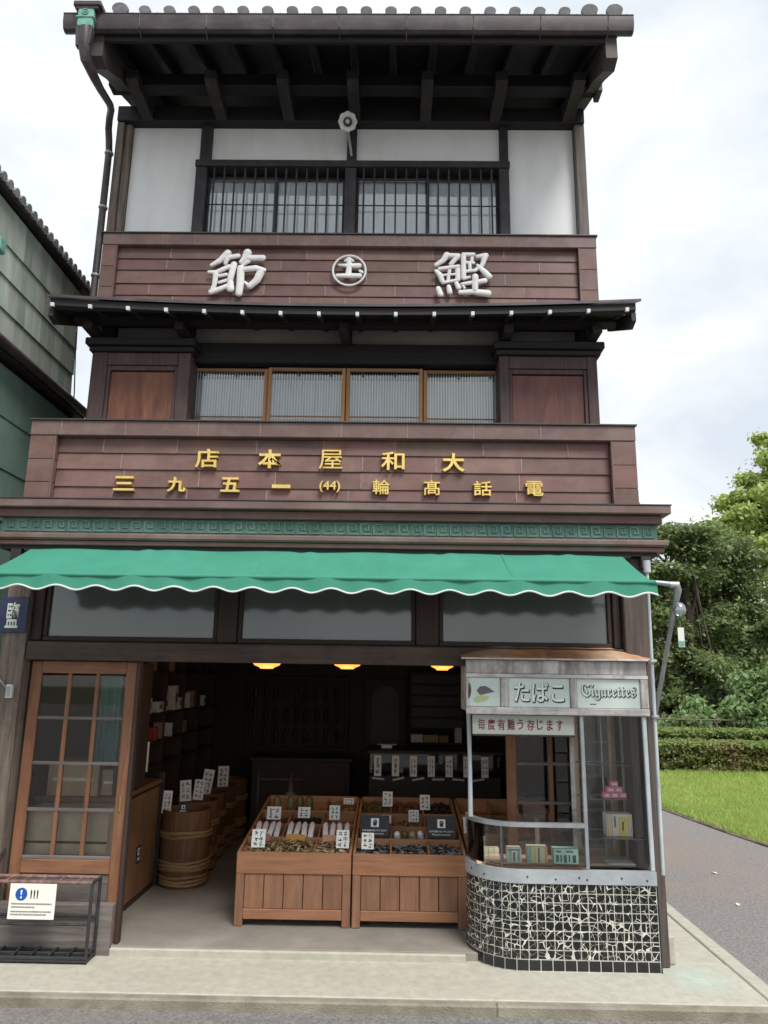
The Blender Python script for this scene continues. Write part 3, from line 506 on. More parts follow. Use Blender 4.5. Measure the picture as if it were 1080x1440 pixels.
# middle pent roof with white rafter tips
def lift(x): return .066*((x+.445)/2.42)**2
def swept(y0, y1, z0, z1, s, x0, x1, n=24):     # slab following the upturned eave, slope s
    mb = MB(); V = []; F = []
    for i in range(n+1):
        x = x0+(x1-x0)*i/n; e = lift(x)
        V += [(x, y0, z0+e), (x, y0, z1+e), (x, y1, z1+(y1-y0)*s+e*.5), (x, y1, z0+(y1-y0)*s+e*.5)]
    for i in range(n):
        for k in range(4): F.append((i*4+k, i*4+(k+1) % 4, i*4+4+(k+1) % 4, i*4+4+k))
    F += [(0, 1, 2, 3), (n*4, n*4+1, n*4+2, n*4+3)]; return mb.add(V, F)
mr = P_('pent_roof', sm(swept(.20, .80, 4.715, 4.738, .48, -2.88, 1.99), 'pent'), gutter_m)
P_('fascia', sm(swept(.225, .26, 4.655, 4.714, .2, -2.84, 1.95), 'fascia'), dark_wood_x, mr)
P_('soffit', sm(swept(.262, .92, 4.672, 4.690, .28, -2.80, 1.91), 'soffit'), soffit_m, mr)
P_('eave_purlin', sm(swept(.52, .60, 4.70, 4.755, 0, -2.78, 1.89), 'purlin'), dark_wood_x, mr)
for i in range(16):
    xx = -2.816+i*.3128; e = lift(xx)
    if xx > 1.93: continue
    q = MB(); q.T = Matrix.Translation((xx, .268, 4.662+e))@Matrix.Rotation(math.atan(.26), 4, 'X'); q.box(-.021, .021, 0, .60, -.005, .036, .003); P_('rafter', q, dark_wood_y, mr)
    q = MB(); q.T = Matrix.Translation((xx, .212, 4.655+e))@Matrix.Rotation(math.atan(.26), 4, 'X'); q.box(-.014, .014, -.006, .05, -.017, .014, .002); P_('rafter_tip', q, white_tip, mr)
for a in (-2.62, -1.84, -.4385, .955, 1.70): P_('eave_arm', B(a-.04, a+.04, .45, .87, 4.63, 4.70, .006), dark_wood_y, mr)
for a in (-2.835, 1.935):
    P_('barge_board', MB().prism_x([(.24, 4.70), (.24, 4.63), (.34, 4.60), (.9, 4.86), (.9, 4.97)], a-.018, a+.018), dark_wood_y, mr)
# ---- third floor
P_('wall', B(-2.62, 1.70, .93, .98, 4.86, 7.15, 0), dark_wood_z)
P_('corner_post', B(-2.628, -2.567, .83, .92, 5.0, 6.955, .005), grey_post)
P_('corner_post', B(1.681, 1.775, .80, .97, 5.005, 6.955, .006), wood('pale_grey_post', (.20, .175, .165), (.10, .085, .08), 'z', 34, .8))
for a, b, z0 in ((-2.562, -1.907, 5.0), (-1.788, -.487, 6.532), (-.394, .972, 6.532), (1.055, 1.678, 5.0)): P_('plaster_panel', B(a, b, .885, .925, z0, 6.955, 0), plaster)
for a, b in ((-1.888, -1.790), (-.485, -.396), (.974, 1.053)): P_('post', B(a, b, .84, .925, 6.534, 6.955, .004), frame_blk)
P_('wall_plate', B(-2.70, 1.775, .78, .97, 6.957, 7.12, .006), dark_wood_x)
wf = P_('lattice_window', MB().box(-1.912, 1.055, .775, .925, 6.462, 6.53, .005), frame_blk_x)
for a, b in ((-1.905, -1.80), (-.493, -.388), (.955, 1.048)): P_('frame_post', B(a, b, .79, .925, 5.0, 6.46, .005), frame_blk, wf)
for a, b in ((-1.799, -.494), (-.387, .954)):
    n = 13; P_('rail', B(a, b, .815, .830, 6.075, 6.081, .002), frame_blk_x, wf)
    for k in range(n):
        xx = a+(b-a)*(k+.7)/(n+.4); P_('lattice_bar', B(xx-.008, xx+.008, .80, .814, 5.2, 6.461, .002), frame_blk, wf)
    mid = (a+b)/2
    for j, (p, q) in enumerate(((a, mid+.02), (mid-.02, b))):
        y = .862+.02*j; P_('sash', MB().box(p+.001, p+.024, y, y+.018, 5.2, 6.40).box(q-.024, q-.001, y, y+.018, 5.2, 6.40).box(p+.025, q-.025, y, y+.018, 6.375, 6.40), frame_blk, wf)
        P_('pane', B(p+.025, q-.025, y+.007, y+.011, 5.2, 6.374, 0), G_dark, wf)
        cm = MB(); nn = 60; V = []; zt = 6.40-.012*j
        for i in range(nn+1):
            xx = p+.02+(q-p-.04)*i/nn; yy = .901+.003*math.sin(i*.9+j)+.002*math.sin(i*.37); V += [(xx, yy, 5.2), (xx, yy, zt)]
        cm.add(V, [(2*i, 2*i+1, 2*i+3, 2*i+2) for i in range(nn)]); P_('curtain', sm(cm, 'curtain'), curtain, wf)
# ---- top roof
sl = .40
def zr(y): return 7.035+(y+.1)*sl
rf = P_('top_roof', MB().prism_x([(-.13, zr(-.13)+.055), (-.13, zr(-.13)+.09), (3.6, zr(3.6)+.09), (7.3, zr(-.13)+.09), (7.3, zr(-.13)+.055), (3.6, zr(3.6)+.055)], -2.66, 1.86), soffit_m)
P_('fascia', B(-2.60, 1.80, -.128, -.095, 6.955, 7.085, .004), dark_wood_x, rf)
for i in range(14):
    xx = -2.487+i*.348
    if xx > 1.75: continue
    q = MB(); q.T = Matrix.Translation((xx, -.06, zr(-.06)-.02))@Matrix.Rotation(math.atan(sl), 4, 'X'); q.box(-.031, .031, 0, 1.02, -.02, .066, .004); P_('rafter', q, rafter_m, rf)
P_('eave_purlin', B(-2.66, 1.80, .43, .56, 7.03, 7.165, .008), rafter_m, rf)
for xx in (-2.40, -1.688, -1.043, -.412, .26, .924, 1.615): P_('eave_arm', MB().prism_x([(.30, 6.985), (.30, 7.075), (.85, 7.10), (.85, 6.96), (.40, 6.955)], xx-.052, xx+.052), dark_wood_y, rf)
bw = wood('barge_wood', (.085, .07, .068), (.045, .037, .036), 'y')
for a, b in ((-2.60, -2.475), (1.715, 1.81)):
    P_('barge_board', MB().prism_x([(-.135, 7.10), (-.135, 6.80), (-.03, 6.765), (.25, 6.93), (.85, 7.17), (3.6, 8.27), (3.6, 8.52)], a, b), bw, rf)
P_('purlin_end', B(1.801, 1.85, .42, .57, 6.985, 7.16, .008), bw, rf)
big = (0, 19, 20)
def tile_mesh(r):
    t_ = MB(); t_.T = Matrix.Rotation(math.atan(sl), 4, 'X')
    n = 14; prof = [(-.103, .012), (-.075, -.006), (-r-.012, .0)]+[(-r*math.cos(math.pi*k/n), .004+r*1.05*math.sin(math.pi*k/n)) for k in range(n+1)]+[(r+.012, 0), (.075, -.006), (.103, .012)]
    prof2 = [(x, z-.02) for x, z in prof[::-1]]; poly = prof+prof2; m2 = len(poly); V = [(x, 0, z) for x, z in poly]+[(x, .34, z) for x, z in poly]
    F = [(i, i+m2, (i+1) % m2+m2, (i+1) % m2) for i in range(m2)]
    h = len(prof); F += [(i, i+1, m2-2-i, m2-1-i) for i in range(h-1)]
    t_.add(V, F); dsk = [(x, z) for x, z in [(r*1.06*math.cos(2*math.pi*k/18), r*.55+r*.62*math.sin(2*math.pi*k/18)*1.15) for k in range(18)]]
    nn = len(dsk); t_.add([(x, -.012, z) for x, z in dsk]+[(x, .02, z) for x, z in dsk], [tuple(range(nn)), tuple(range(nn, 2*nn))]+[(i, i+nn, (i+1) % nn+nn, (i+1) % nn) for i in range(nn)])
    return t_.mesh('roof_tile', True)
ta, tb = tile_mesh(.046), tile_mesh(.064)
for i in range(22):
    xx = -2.542+i*.206; ob('roof_tile', tb if i in (1, 20, 21) else ta, tile_grey, rf, loc=(xx, -.185, 7.172))
rest = MB(); n = 24
for i in range(22):
    xx = -2.542+i*.206; V = []
    for k in range(7):
        a = math.pi*k/6; V += [(xx-.05*math.cos(a), .18, zr(.18)+.10+.05*math.sin(a)), (xx-.05*math.cos(a), 3.6, zr(3.6)+.10+.05*math.sin(a)), (xx-.05*math.cos(a), 7.3, zr(-.13)+.10+.05*math.sin(a))]
    rest.add(V, [(3*k+j, 3*k+j+1, 3*k+j+4, 3*k+j+3) for k in range(6) for j in (0, 1)])
P_('upper_tile', sm(rest, 'upper_tile'), tile_grey, rf, kind='stuff'); P_('ridge', B(-2.7, 1.9, 3.45, 3.75, zr(3.6)+.09, zr(3.6)+.35, .05), tile_grey, rf)
# gutter and downpipe
gt = MB(); n = 10; poly = [(-.155+.055*math.cos(math.pi+math.pi*k/n)*1.0, 7.072+.07*math.sin(math.pi+math.pi*k/n)) for k in range(n+1)]
poly = [(-.215, 7.142), (-.211, 7.06), (-.195, 7.01), (-.165, 6.998), (-.133, 7.01), (-.132, 7.142), (-.14, 7.142), (-.142, 7.03), (-.165, 7.012), (-.188, 7.03), (-.20, 7.07), (-.205, 7.142)]
gu = P_('gutter', sm(MB().prism_x(poly, -2.80, 1.935), 'gutter'), gutter_m)
P_('gutter_bead', sm(MB().tube([(-2.80, -.213, 7.143), (1.935, -.213, 7.143)], .007, 8), 'bead'), gutter_m, gu)
for i in range(8): P_('gutter_hook', MB().tube([(-2.16+i*.555, -.216, 7.13), (-2.16+i*.555, -.205, 7.02), (-2.16+i*.555, -.165, 6.985), (-2.16+i*.555, -.125, 6.96)], .005, 6), gutter_m, gu)
hp = P_('rain_hopper', MB().box(-2.70, -2.47, -.275, -.12, 7.165, 7.215, .008).box(-2.68, -2.49, -.265, -.13, 7.14, 7.164, .006), gutter_m, gu)
P_('hopper_box', MB().box(-2.655, -2.525, -.27, -.217, 6.96, 7.139, .01).box(-2.665, -2.515, -.276, -.217, 7.045, 7.06, .003), verdigris, gu)
em = MB(); em.T = Matrix.Translation((-2.59, -.272, 7.10))@Matrix.Rotation(R(90), 4, 'X'); em.torus((0, 0, 0), .026, .006, 18, 6); em.torus((0, 0, 0), .010, .006, 12, 6); P_('hopper_crest', sm(em, 'crest'), verdigris, gu)
dp = P_('downpipe', sm(MB().tube([(-2.585, -.24, 6.96), (-2.58, -.235, 6.78), (-2.575, -.20, 6.70), (-2.56, -.05, 6.665), (-2.565, .10, 6.68), (-2.60, .38, 6.78), (-2.63, .48, 6.81), (-2.69, .60, 6.82), (-2.725, .68, 6.78), (-2.735, .74, 6.70), (-2.735, .765, 6.6), (-2.735, .77, 4.95)], [.05, .05, .045, .04, .034, .032, .032, .032, .032, .032, .032, .032], 12), 'downpipe'), gutter_m)
P_('leader_head', MB().prism([(-2.66, 6.96), (-2.52, 6.96), (-2.53, 6.80), (-2.645, 6.78)], -.262, -.215), gutter_m, dp)
for z in (6.58, 6.0, 5.3): P_('pipe_bracket', MB().torus((-2.735, .77, z), .035, .008, 16, 6, 1.6), steel, dp)
# ---- left sliding door: frame, glazing bars, panes, lower board
def sliding_door(x0, x1, y, cols, rows, zr_, z0, z1, mz, mxx, stile=.075, panel_m=None):
    d = P_('sliding_door', None, None)
    for p in (x0, x1-stile): P_('stile', B(p, p+stile, y, y+.04, z0, z1, .005), mz, d)
    a, b = x0+stile+.001, x1-stile-.001
    P_('rail', B(a, b, y+.001, y+.039, z1-.085, z1, .004), mxx, d); P_('rail', B(a, b, y+.001, y+.039, zr_-.10, zr_-.012, .004), mxx, d)
    P_('lower_panel', B(a, b, y+.012, y+.028, z0+.09, zr_-.101, .003), panel_m or mxx, d); P_('rail', B(a, b, y+.001, y+.039, z0, z0+.089, .004), mxx, d)
    zt = z1-.086; h = (zt-zr_)/rows; ww = (b-a)/cols
    for i in range(1, cols): P_('glazing_bar', B(a+ww*i-.014, a+ww*i+.014, y+.006, y+.034, zr_, zt, .003), mz, d)
    for j in range(0, rows):
        P_('glazing_bar', B(a, b, y+.003, y+.037, zr_+h*j-.012, zr_+h*j+.010, .003), grey_wood_x, d)
        for i in range(cols): P_('pane', B(a+ww*i+.0145*(i > 0), a+ww*(i+1)-.0145*(i < cols-1), y+.018, y+.022, zr_+h*j+.0105, zr_+h*(j+1)-.0125, 0), G_clear, d)
    return d
sliding_door(-2.545, -1.795, .02, 3, 4, .565, .055, 1.855, red_wood_z, red_wood_x, panel_m=grey_wood_x)
P_('door_pull', B(-1.838, -1.826, .010, .0195, .86, .96, .002), mat('brass_plate', (.42, .30, .14), (.3, .2, .09), rough=.4, metal=.5, bump=0))
P_('lower_skirt', B(-2.56, -1.80, -.05, .012, .0, .30, .004), grey_wood_x); P_('door_jamb', B(-1.79, -1.765, .0, .06, .052, 1.858, .003), post_brown)
sliding_door(.86, 1.52, .46, 2, 4, .62, .055, 1.80, red_wood_z, red_wood_x); sliding_door(1.33, 1.655, .40, 1, 4, .62, .055, 1.66, pale_door_z, pale_door_x, .05, wood('pale_grey_board', (.45, .41, .37), (.3, .27, .24), 'z', 30))
P_('door_header', B(.80, 1.655, .38, .52, 1.805, 1.90, .005), post_brown)
# ====PART3====
# ------------------------------------------------------------------ neighbouring building clad in green copper
NB = thing('clad_building', (-5.2, .8, 0), 'neighbouring building clad in green copper sheets at the left edge', 'building')
pale_cu = mat('pale_verdigris_sheet', (.40, .46, .40), (.27, .32, .28), (7, 7, 1.2), .65, bump=.08, dirt=(.30, .26, .25), dirt_amt=.75, dscale=2.2, dst=(1, 1, .5), rnd=.2, hue=.015)
deep_cu = mat('deep_verdigris_sheet', (.165, .25, .21), (.115, .185, .155), (2, 2, 2), .6, bump=.05, dirt=(.2, .26, .23), dirt_amt=.4, dscale=1.2, rnd=.08)
NX = -3.3
ob('wall', B(-7.2, NX-.03, -.6, 1.93, -.1, 4.42, 0), soffit_m, NB); ob('upper_wall', B(-7.2, NX-.06, -.55, 1.84, 4.42, 5.72, 0), soffit_m, NB)
for r in range(9):
    z0 = 4.30-.43*(r+1); y = -.6+(.35 if r % 2 else 0)
    q = -.6
    while q < 1.92:
        e = min(1.93, (y if q == -.6 and y > -.5 else q+.72)); e = 1.93 if 1.93-e < .12 else e
        ob('wall_sheet', MB().prism([(NX-.03, z0+.43), (NX-.008, z0+.43), (NX, z0+.004), (NX-.03, z0+.004)], q+.003, e-.003), deep_cu, NB); q = e
    ob('front_sheet', B(-7.15, NX-.032, -.625, -.601, z0+.004, z0+.43, .003), deep_cu, NB)
zs = [4.46, 4.78, 5.06, 5.34, 5.70]
for r in range(4):
    q = -.55; k = 0
    while q < 1.83:
        e = min(1.84, q+.148); e = 1.84 if 1.84-e < .05 else e
        ob('upper_sheet', MB().prism([(NX-.065, zs[r+1]), (NX-.045, zs[r+1]), (NX-.03, zs[r]+.004), (NX-.065, zs[r]+.004)], q+.002, e-.002), pale_cu, NB); q = e
ob('eave_board', B(-7.2, NX+.07, -.68, 1.98, 4.35, 4.42, .006), dark_wood_y, NB); ob('eave_gutter', sm(MB().tube([(NX+.10, -.7, 4.40), (NX+.10, 2.0, 4.40)], .045, 10), 'g'), gutter_m, NB)
ob('roof_edge', B(-7.2, NX+.02, -.66, 1.95, 5.72, 5.78, .006), dark_wood_y, NB)
for i in range(24): ob('ridge_tile', sm(MB().tube([(NX-.06, -.60+i*.108, 5.80), (NX+.045, -.60+i*.108, 5.785)], .042, 8), 'rt'), tile_grey, NB)
ob('roof_slope', MB().prism([(-7.2, 5.79), (NX-.0, 5.785), (-5.2, 6.35)], -.65, 1.94), tile_grey, NB)
ob('wall_cable', MB().tube([(NX+.012, 1.70, 5.2), (NX+.015, 1.73, 4.95), (NX+.012, 1.80, 4.6), (NX+.012, 1.82, 4.45)], .007, 6), black_card, NB)
ob('wall_lamp_bracket', B(NX-.02, NX+.10, .02, .12, 5.10, 5.22, .01), verdigris, NB)

# ------------------------------------------------------------------ awning
AW = thing('awning', (-.47, -.13, 2.36), 'green canvas awning with scalloped white-edged valance over the shop front', 'awning')
ax0, ax1 = -2.575, 1.615; V = []; nx, ny = 150, 10
for j in range(ny+1):
    for i in range(nx+1):
        t_ = j/ny; xx = ax0+(ax1-ax0)*i/nx; pk = sum(math.exp(-((xx-c)/.10)**2) for c in (-1.75, -.62, .35, 1.2))
        V.append((xx, -.135-.565*t_, 2.632-.250*t_-.012*math.sin(math.pi*t_)-.006*pk*math.cos(xx*38)*(1-t_)**2-.004*math.sin(xx*9+t_*3)*(1-t_)))
cv = MB().add(V, [(j*(nx+1)+i, j*(nx+1)+i+1, (j+1)*(nx+1)+i+1, (j+1)*(nx+1)+i) for j in range(ny) for i in range(nx)])
ob('canvas', sm(cv, 'canvas'), awn, AW)
for xs_ in (-1.72, -.89, -.06, .77):
    V = []
    for j in range(11):
        t_ = j/10
        for dx in (-.008, .008): V.append((xs_+dx, -.135-.565*t_, 2.6335-.250*t_-.012*math.sin(math.pi*t_)))
    ob('canvas_seam', MB().add(V, [(2*j, 2*j+1, 2*j+3, 2*j+2) for j in range(10)]), awn, AW)
for xs_ in (-2.5, -1.4, -.4, .6, 1.55): ob('rib', MB().tube([(xs_, -.13, 2.60), (xs_, -.69, 2.335)], .010, 6), steel, AW)
def scal(x): return 2.295+.0145*math.cos(2*math.pi*(x+2.097)/.2455)
nx = 340; V = []; ed = []
for i in range(nx+1):
    xx = ax0+(ax1+.03-ax0)*i/nx; yy = -.706-.006*math.sin(xx*11)-.004*math.sin(xx*25.6)
    for k in range(4): V.append((xx, yy-.002*k, 2.376+(scal(xx)-2.376)*k/3))
    ed.append((xx, yy-.008, scal(xx)))
ob('valance', sm(MB().add(V, [(4*i+k, 4*i+4+k, 4*i+5+k, 4*i+1+k) for i in range(nx) for k in range(3)]), 'valance'), awn, AW)
ob('piping', sm(MB().tube(ed, .0058, 6), 'piping'), awn_edge, AW)
ob('front_bar', sm(MB().tube([(ax0, -.70, 2.376), (ax1+.02, -.70, 2.376)], .014, 10), 'bar'), awn, AW)
ob('roller', sm(MB().tube([(ax0-.05, -.11, 2.63), (ax1+.06, -.11, 2.63)], .02, 12), 'roller'), black_steel, AW)
ob('side_arm', sm(MB().tube([(ax1+.02, -.70, 2.376), (1.76, -.70, 2.362), (1.77, -.695, 2.34)], [.013, .019, .02], 10), 'arm'), steel, AW)
ob('elbow', sm(MB().tube([(1.72, -.70, 2.362), (1.765, -.70, 2.362), (1.772, -.69, 2.33), (1.77, -.66, 2.27)], [.021, .025, .025, .019], 10), 'elbow'), steel, AW)
ob('side_arm', sm(MB().tube([(1.77, -.685, 2.32), (1.80, -.03, 1.50)], .015, 10), 'arm'), steel, AW)
ob('crank_pole', sm(MB().tube([(1.715, -.33, 2.57), (1.715, -.33, 2.49), (1.714, -.33, 2.485), (1.705, -.30, .60)], [.024, .024, .011, .011], 10), 'pole'), pipe_white, AW)
for z in (1.90, 1.55): ob('pole_clip', MB().torus((1.712, -.318, z), .016, .008, 12, 6, 1.6), steel, AW)

# wind chime on the awning arm
WC = thing('wind_chime', (1.80, -.62, 2.16), 'clear glass wind chime with a white and green paper strip on the awning arm', 'wind chime')
ob('glass_bell', sm(MB().lathe([(.004, .112), (.022, .106), (.036, .088), (.041, .068), (.038, .045), (.030, .030)], 18, (1.80, -.62, 2.15), False), 'bell'), glass('bell_glass', (.75, .85, .9), .25, .02, .25, (.5, .6, .68)), WC)
ob('cord', MB().tube([(1.80, -.62, 2.36), (1.80, -.62, 2.12), (1.80, -.62, 2.10)], .0018, 5), ink_grey, WC)
ob('paper_strip', B(1.781, 1.819, -.622, -.619, 1.985, 2.105, 0), paper, WC); ob('strip_print', B(1.783, 1.817, -.6235, -.6222, 1.99, 2.022, 0), verdigris, WC)

# enamel salt sign and meter box on the left post
ES = thing('enamel_sign', (-2.66, -.08, 2.05), 'navy enamel sign with one pale salt character on the left post', 'sign')
q = MB(); q.box(-2.765, -2.565, -.092, -.078, 2.045, 2.29, .003); ob('plate', q, navy, ES)
ob('lettering', text_mb('鹽', -2.715, -2.625, 2.075, 2.255, -.0925, .003, 0, .012), mat('pale_enamel', (.62, .66, .58), (.5, .54, .48), rough=.4, bump=0), ES)
mbx = thing('switch_box', (-2.63, -.08, 1.63), 'small white switch box fixed to the weathered left post', 'switch box')
ob('case', B(-2.645, -2.605, -.115, -.0755, 1.60, 1.69, .004), white_paint, mbx); ob('cover', B(-2.64, -2.61, -.121, -.1155, 1.61, 1.68, .003), steel, mbx)
ob('cable', MB().tube([(-2.645, -.09, 1.66), (-2.70, -.10, 1.72), (-2.80, -.05, 1.80)], .006, 6), steel, mbx)
# flower-shaped lamp on the third floor
FL = thing('wall_lamp', (-.46, .8, 6.85), 'white scalloped enamel lamp under the top eave above the lattice window', 'lamp')
q = MB(); q.T = Matrix.Translation((-.468, .60, 6.80))@Matrix.Rotation(R(122), 4, 'X')
q.lathe([(.086, -.004), (.082, .004), (.055, -.016), (.035, -.034), (.026, -.038)], 40, (0, 0, 0), False, lambda k: 1+.045*math.cos(k*2*math.pi/5)); ob('shade', sm(q, 'shade'), white_paint, FL)
q = MB(); q.T = Matrix.Translation((-.468, .60, 6.80))@Matrix.Rotation(R(122), 4, 'X'); q.lathe([(.003, .022), (.016, .017), (.021, .004), (.020, -.02)], 14); ob('bulb', sm(q, 'bulb'), mat('bulb_glass', (.6, .6, .58), (.5, .5, .5), rough=.15, bump=0), FL)
q = MB(); q.T = Matrix.Translation((-.468, .60, 6.80))@Matrix.Rotation(R(122), 4, 'X'); q.torus((0, 0, -.012), .034, .007, 20, 6); ob('collar', sm(q, 'col'), black_steel, FL)
ob('bracket', sm(MB().tube([(-.468, .645, 6.795), (-.468, .70, 6.76), (-.45, .80, 6.68), (-.44, .838, 6.62)], .013, 8), 'br'), steel, FL)

# ------------------------------------------------------------------ tobacco kiosk
K = thing('tobacco_kiosk', (1.1, .1, 0), 'rounded tobacco kiosk with black and white mosaic tile base and glass cases', 'kiosk')
PL = [.02, .33*math.pi/2, .84]; PT = sum(PL)
def path(s, off=0.):       # s from the left back round the curve to the right end; returns x, y, tangent angle
    if s < PL[0]: return (.53-off, .18-s, -math.pi/2)
    s -= PL[0]
    if s < PL[1]:
        a = math.pi+s/.33; r = .33+off; return (.86+r*math.cos(a), .16+r*math.sin(a), a+math.pi/2)
    s -= PL[1]; return (.86+s, -.17-off, 0)
def band(s0, s1, z0, z1, o0, o1, n=30):
    V = []; F = []
    ss = sorted(set([s0, s1]+[s0+(s1-s0)*i/n for i in range(n+1)]+[v for v in (PL[0], PL[0]+PL[1]) if s0 < v < s1]))
    for s in ss:
        a = path(s, o0); b = path(s, o1); V += [(a[0], a[1], z0), (b[0], b[1], z0), (b[0], b[1], z1), (a[0], a[1], z1)]
    for i in range(len(ss)-1):
        for k in range(4): F.append((4*i+k, 4*i+(k+1) % 4, 4*i+4+(k+1) % 4, 4*i+4+k))
    e = 4*(len(ss)-1); F += [(0, 1, 2, 3), (e, e+1, e+2, e+3)]; return MB().add(V, F)
bs = MB(); ring = [path(PT*i/60, .0018)[:2] for i in range(61)]+[(1.70, .18)]
n = len(ring); bs.add([(x, y, -.005) for x, y in ring]+[(x, y, .503) for x, y in ring], [tuple(range(n)), tuple(range(n, 2*n))]+[(i, i+n, (i+1) % n+n, (i+1) % n) for i in range(n)])
base = ob('tile_base', bs, grout, K)
tw = .0545; tm = B(-.0247, .0247, -.004, .003, -.0247, .0247, .0015).mesh('tile'); t2 = B(-.0347, .0347, -.004, .003, -.0305, .0305, .0015).mesh('plinth_tile')
s = PT-.0275
while s > .03:
    x, y, a = path(s)
    for r in range(8): ob('tile', tm, crack, base, loc=(x, y, .0695+tw*(r+.5)-.0005), rot=(random.uniform(-.012, .012), 0, a+random.uniform(-.012, .012)))
    s -= tw
s = PT-.0375
while s > .04:
    x, y, a = path(s); ob('plinth_tile', t2, tile_blk, base, loc=(x, y, .036), rot=(0, 0, a)); s -= .0745
ob('edge_tile_strip', B(1.7005, 1.712, -.168, .18, .0, .503, .002), tile_blk, K)
led = ob('steel_ledge', sm(band(.0, PT+.004, .507, .588, -.03, .012), 'ledge'), steel_blue, K)
for i, s in enumerate((.16, .28, .56, .74, .89, .94, 1.16, 1.32)):
    x, y, a = path(s, .0125); q = MB(); q.T = Matrix.Translation((x, y, .548-.012*(i % 2)))@Matrix.Rotation(a, 4, 'Z')@Matrix.Rotation(R(90), 4, 'X'); q.lathe([(.006, -.002), (.006, .003), (.002, .005)], 8); ob('screw', q, black_card, led)
SX = PL[0]+PL[1]
ob('case_floor', B(.575, 1.68, -.05, .175, .588, .603, .002), mat('pale_case_floor', (.62, .42, .32), (.52, .34, .26), (6, 6, 6), .6, bump=.03), K)
ob('case_rail', sm(band(.0, SX+.40, .842, .868, -.03, .008), 'rail'), steel, K)
ob('case_glass', sm(band(.0, SX+.395, .605, .8415, -.004, .0), 'glass'), G_clear, K)
ob('case_top_glass', MB().add([(x, y, .8685) for x, y in [path((SX+.36)*i/30, -.03)[:2] for i in range(31)]+[(1.24, -.14), (1.24, .175)]], [tuple(range(33))]), G_clear, K)
for s in (.015, SX-.14, ): x, y, a = path(s, -.012); ob('case_post', MB().tube([(x, y, .603), (x, y, .842)], .010, 8), steel, K)
ob('back_strut', B(1.0, 1.03, .145, .17, .604, .84, .003), wood('pale_strut', (.32, .28, .23), (.2, .17, .14), 'z'), K)
ob('sill_strip', sm(band(.0, SX+.40, .5885, .60, -.05, -.02), 'sill'), red_wood_x, K)
# right tall case
for a, b, y0, y1, m_ in ((1.262, 1.288, -.160, -.135, steel), (1.676, 1.703, -.166, -.14, pipe_white), (1.262, 1.292, .15, .175, peel), (1.62, 1.665, .145, .175, peel)): ob('kiosk_post', B(a, b, y0, y1, .589 if y0 < 0 else .604, 1.544, .004), m_, K)
ob('kiosk_post', sm(MB().tube([(.545, .03, .868), (.545, .03, 1.20), (.537, .0, 1.545)], [.017, .014, .017], 10), 'post'), pipe_white, K)
ob('case_glass', B(1.289, 1.675, -.152, -.148, .604, 1.544, 0), G_clear, K); ob('case_side_glass', B(1.69, 1.694, -.129, .15, .604, 1.544, 0), G_clear, K)
ob('case_back_glass', B(1.293, 1.619, .160, .164, .604, 1.544, 0), G_clear, K)
for i, z in enumerate((.776, 1.003, 1.222)):
    y0 = -.135 if i == 0 else -.03; ob('glass_shelf', B(1.30, 1.665, y0, .155, z-.008, z-.002, .001), glass('shelf_glass', (.70, .82, .78), .12, .02, .15, (.4, .5, .47)) if i == 0 else MATS['shelf_glass'], K)
    ob('shelf_bracket', B(1.30, 1.665, .156, .168, z-.012, z, .002), steel, K)
ob('shelf_rod', MB().tube([(1.47, .10, .604), (1.47, .10, 1.54)], .006, 6), steel, K)
# sign box of the kiosk
sbx = ob('sign_box', MB().box(.512, 1.715, -.150, .30, 1.56, 1.895, .004), peel, K)
ob('peeling_fascia', B(.505, 1.722, -.172, -.151, 1.812, 1.903, .004), peel, sbx)
ob('frame_rail', B(.503, 1.726, -.182, -.151, 1.786, 1.811, .004), peel_x, sbx); ob('frame_rail', B(.503, 1.726, -.184, -.151, 1.545, 1.592, .005), peel_x, sbx)
for a, b in ((.504, .516), (.736, .788), (1.204, 1.248), (1.675, 1.725)): ob('frame_mullion', B(a, b, -.180, -.151, 1.593, 1.785, .005), peel, sbx)
pan = []
for a, b in ((.517, .735), (.789, 1.203), (1.249, 1.674)): pan.append(ob('sign_panel', B(a, b, -.164, -.152, 1.593, 1.785, .003), milk, sbx))
ob('lettering', text_mb('たばこ', .828, 1.168, 1.620, 1.757, -.1645, .003, 0, .040), ink, sbx, label='black shadow of the hiragana lettering')
ob('lettering', text_mb('たばこ', .827, 1.160, 1.629, 1.758, -.168, .003, 0, .010), mat('hollow_letter', (.70, .76, .72), (.66, .72, .68), rough=.5, bump=0), sbx)
ob('lettering', text_mb('𝕮𝖎𝖌𝖆𝖗𝖊𝖙𝖙𝖊𝖘', 1.283, 1.650, 1.643, 1.745, -.1645, .003, 0, .014), ink, sbx)
ob('lettering', text_mb('𝕮𝖎𝖌𝖆𝖗𝖊𝖙𝖙𝖊𝖘', 1.279, 1.642, 1.648, 1.750, -.168, .002, 0, .0), mat('pale_letter', (.55, .60, .57), (.5, .55, .52), rough=.6, bump=0), sbx)
ob('flourish', B(1.335, 1.375, -.1655, -.1642, 1.617, 1.622, 0), ink, sbx)
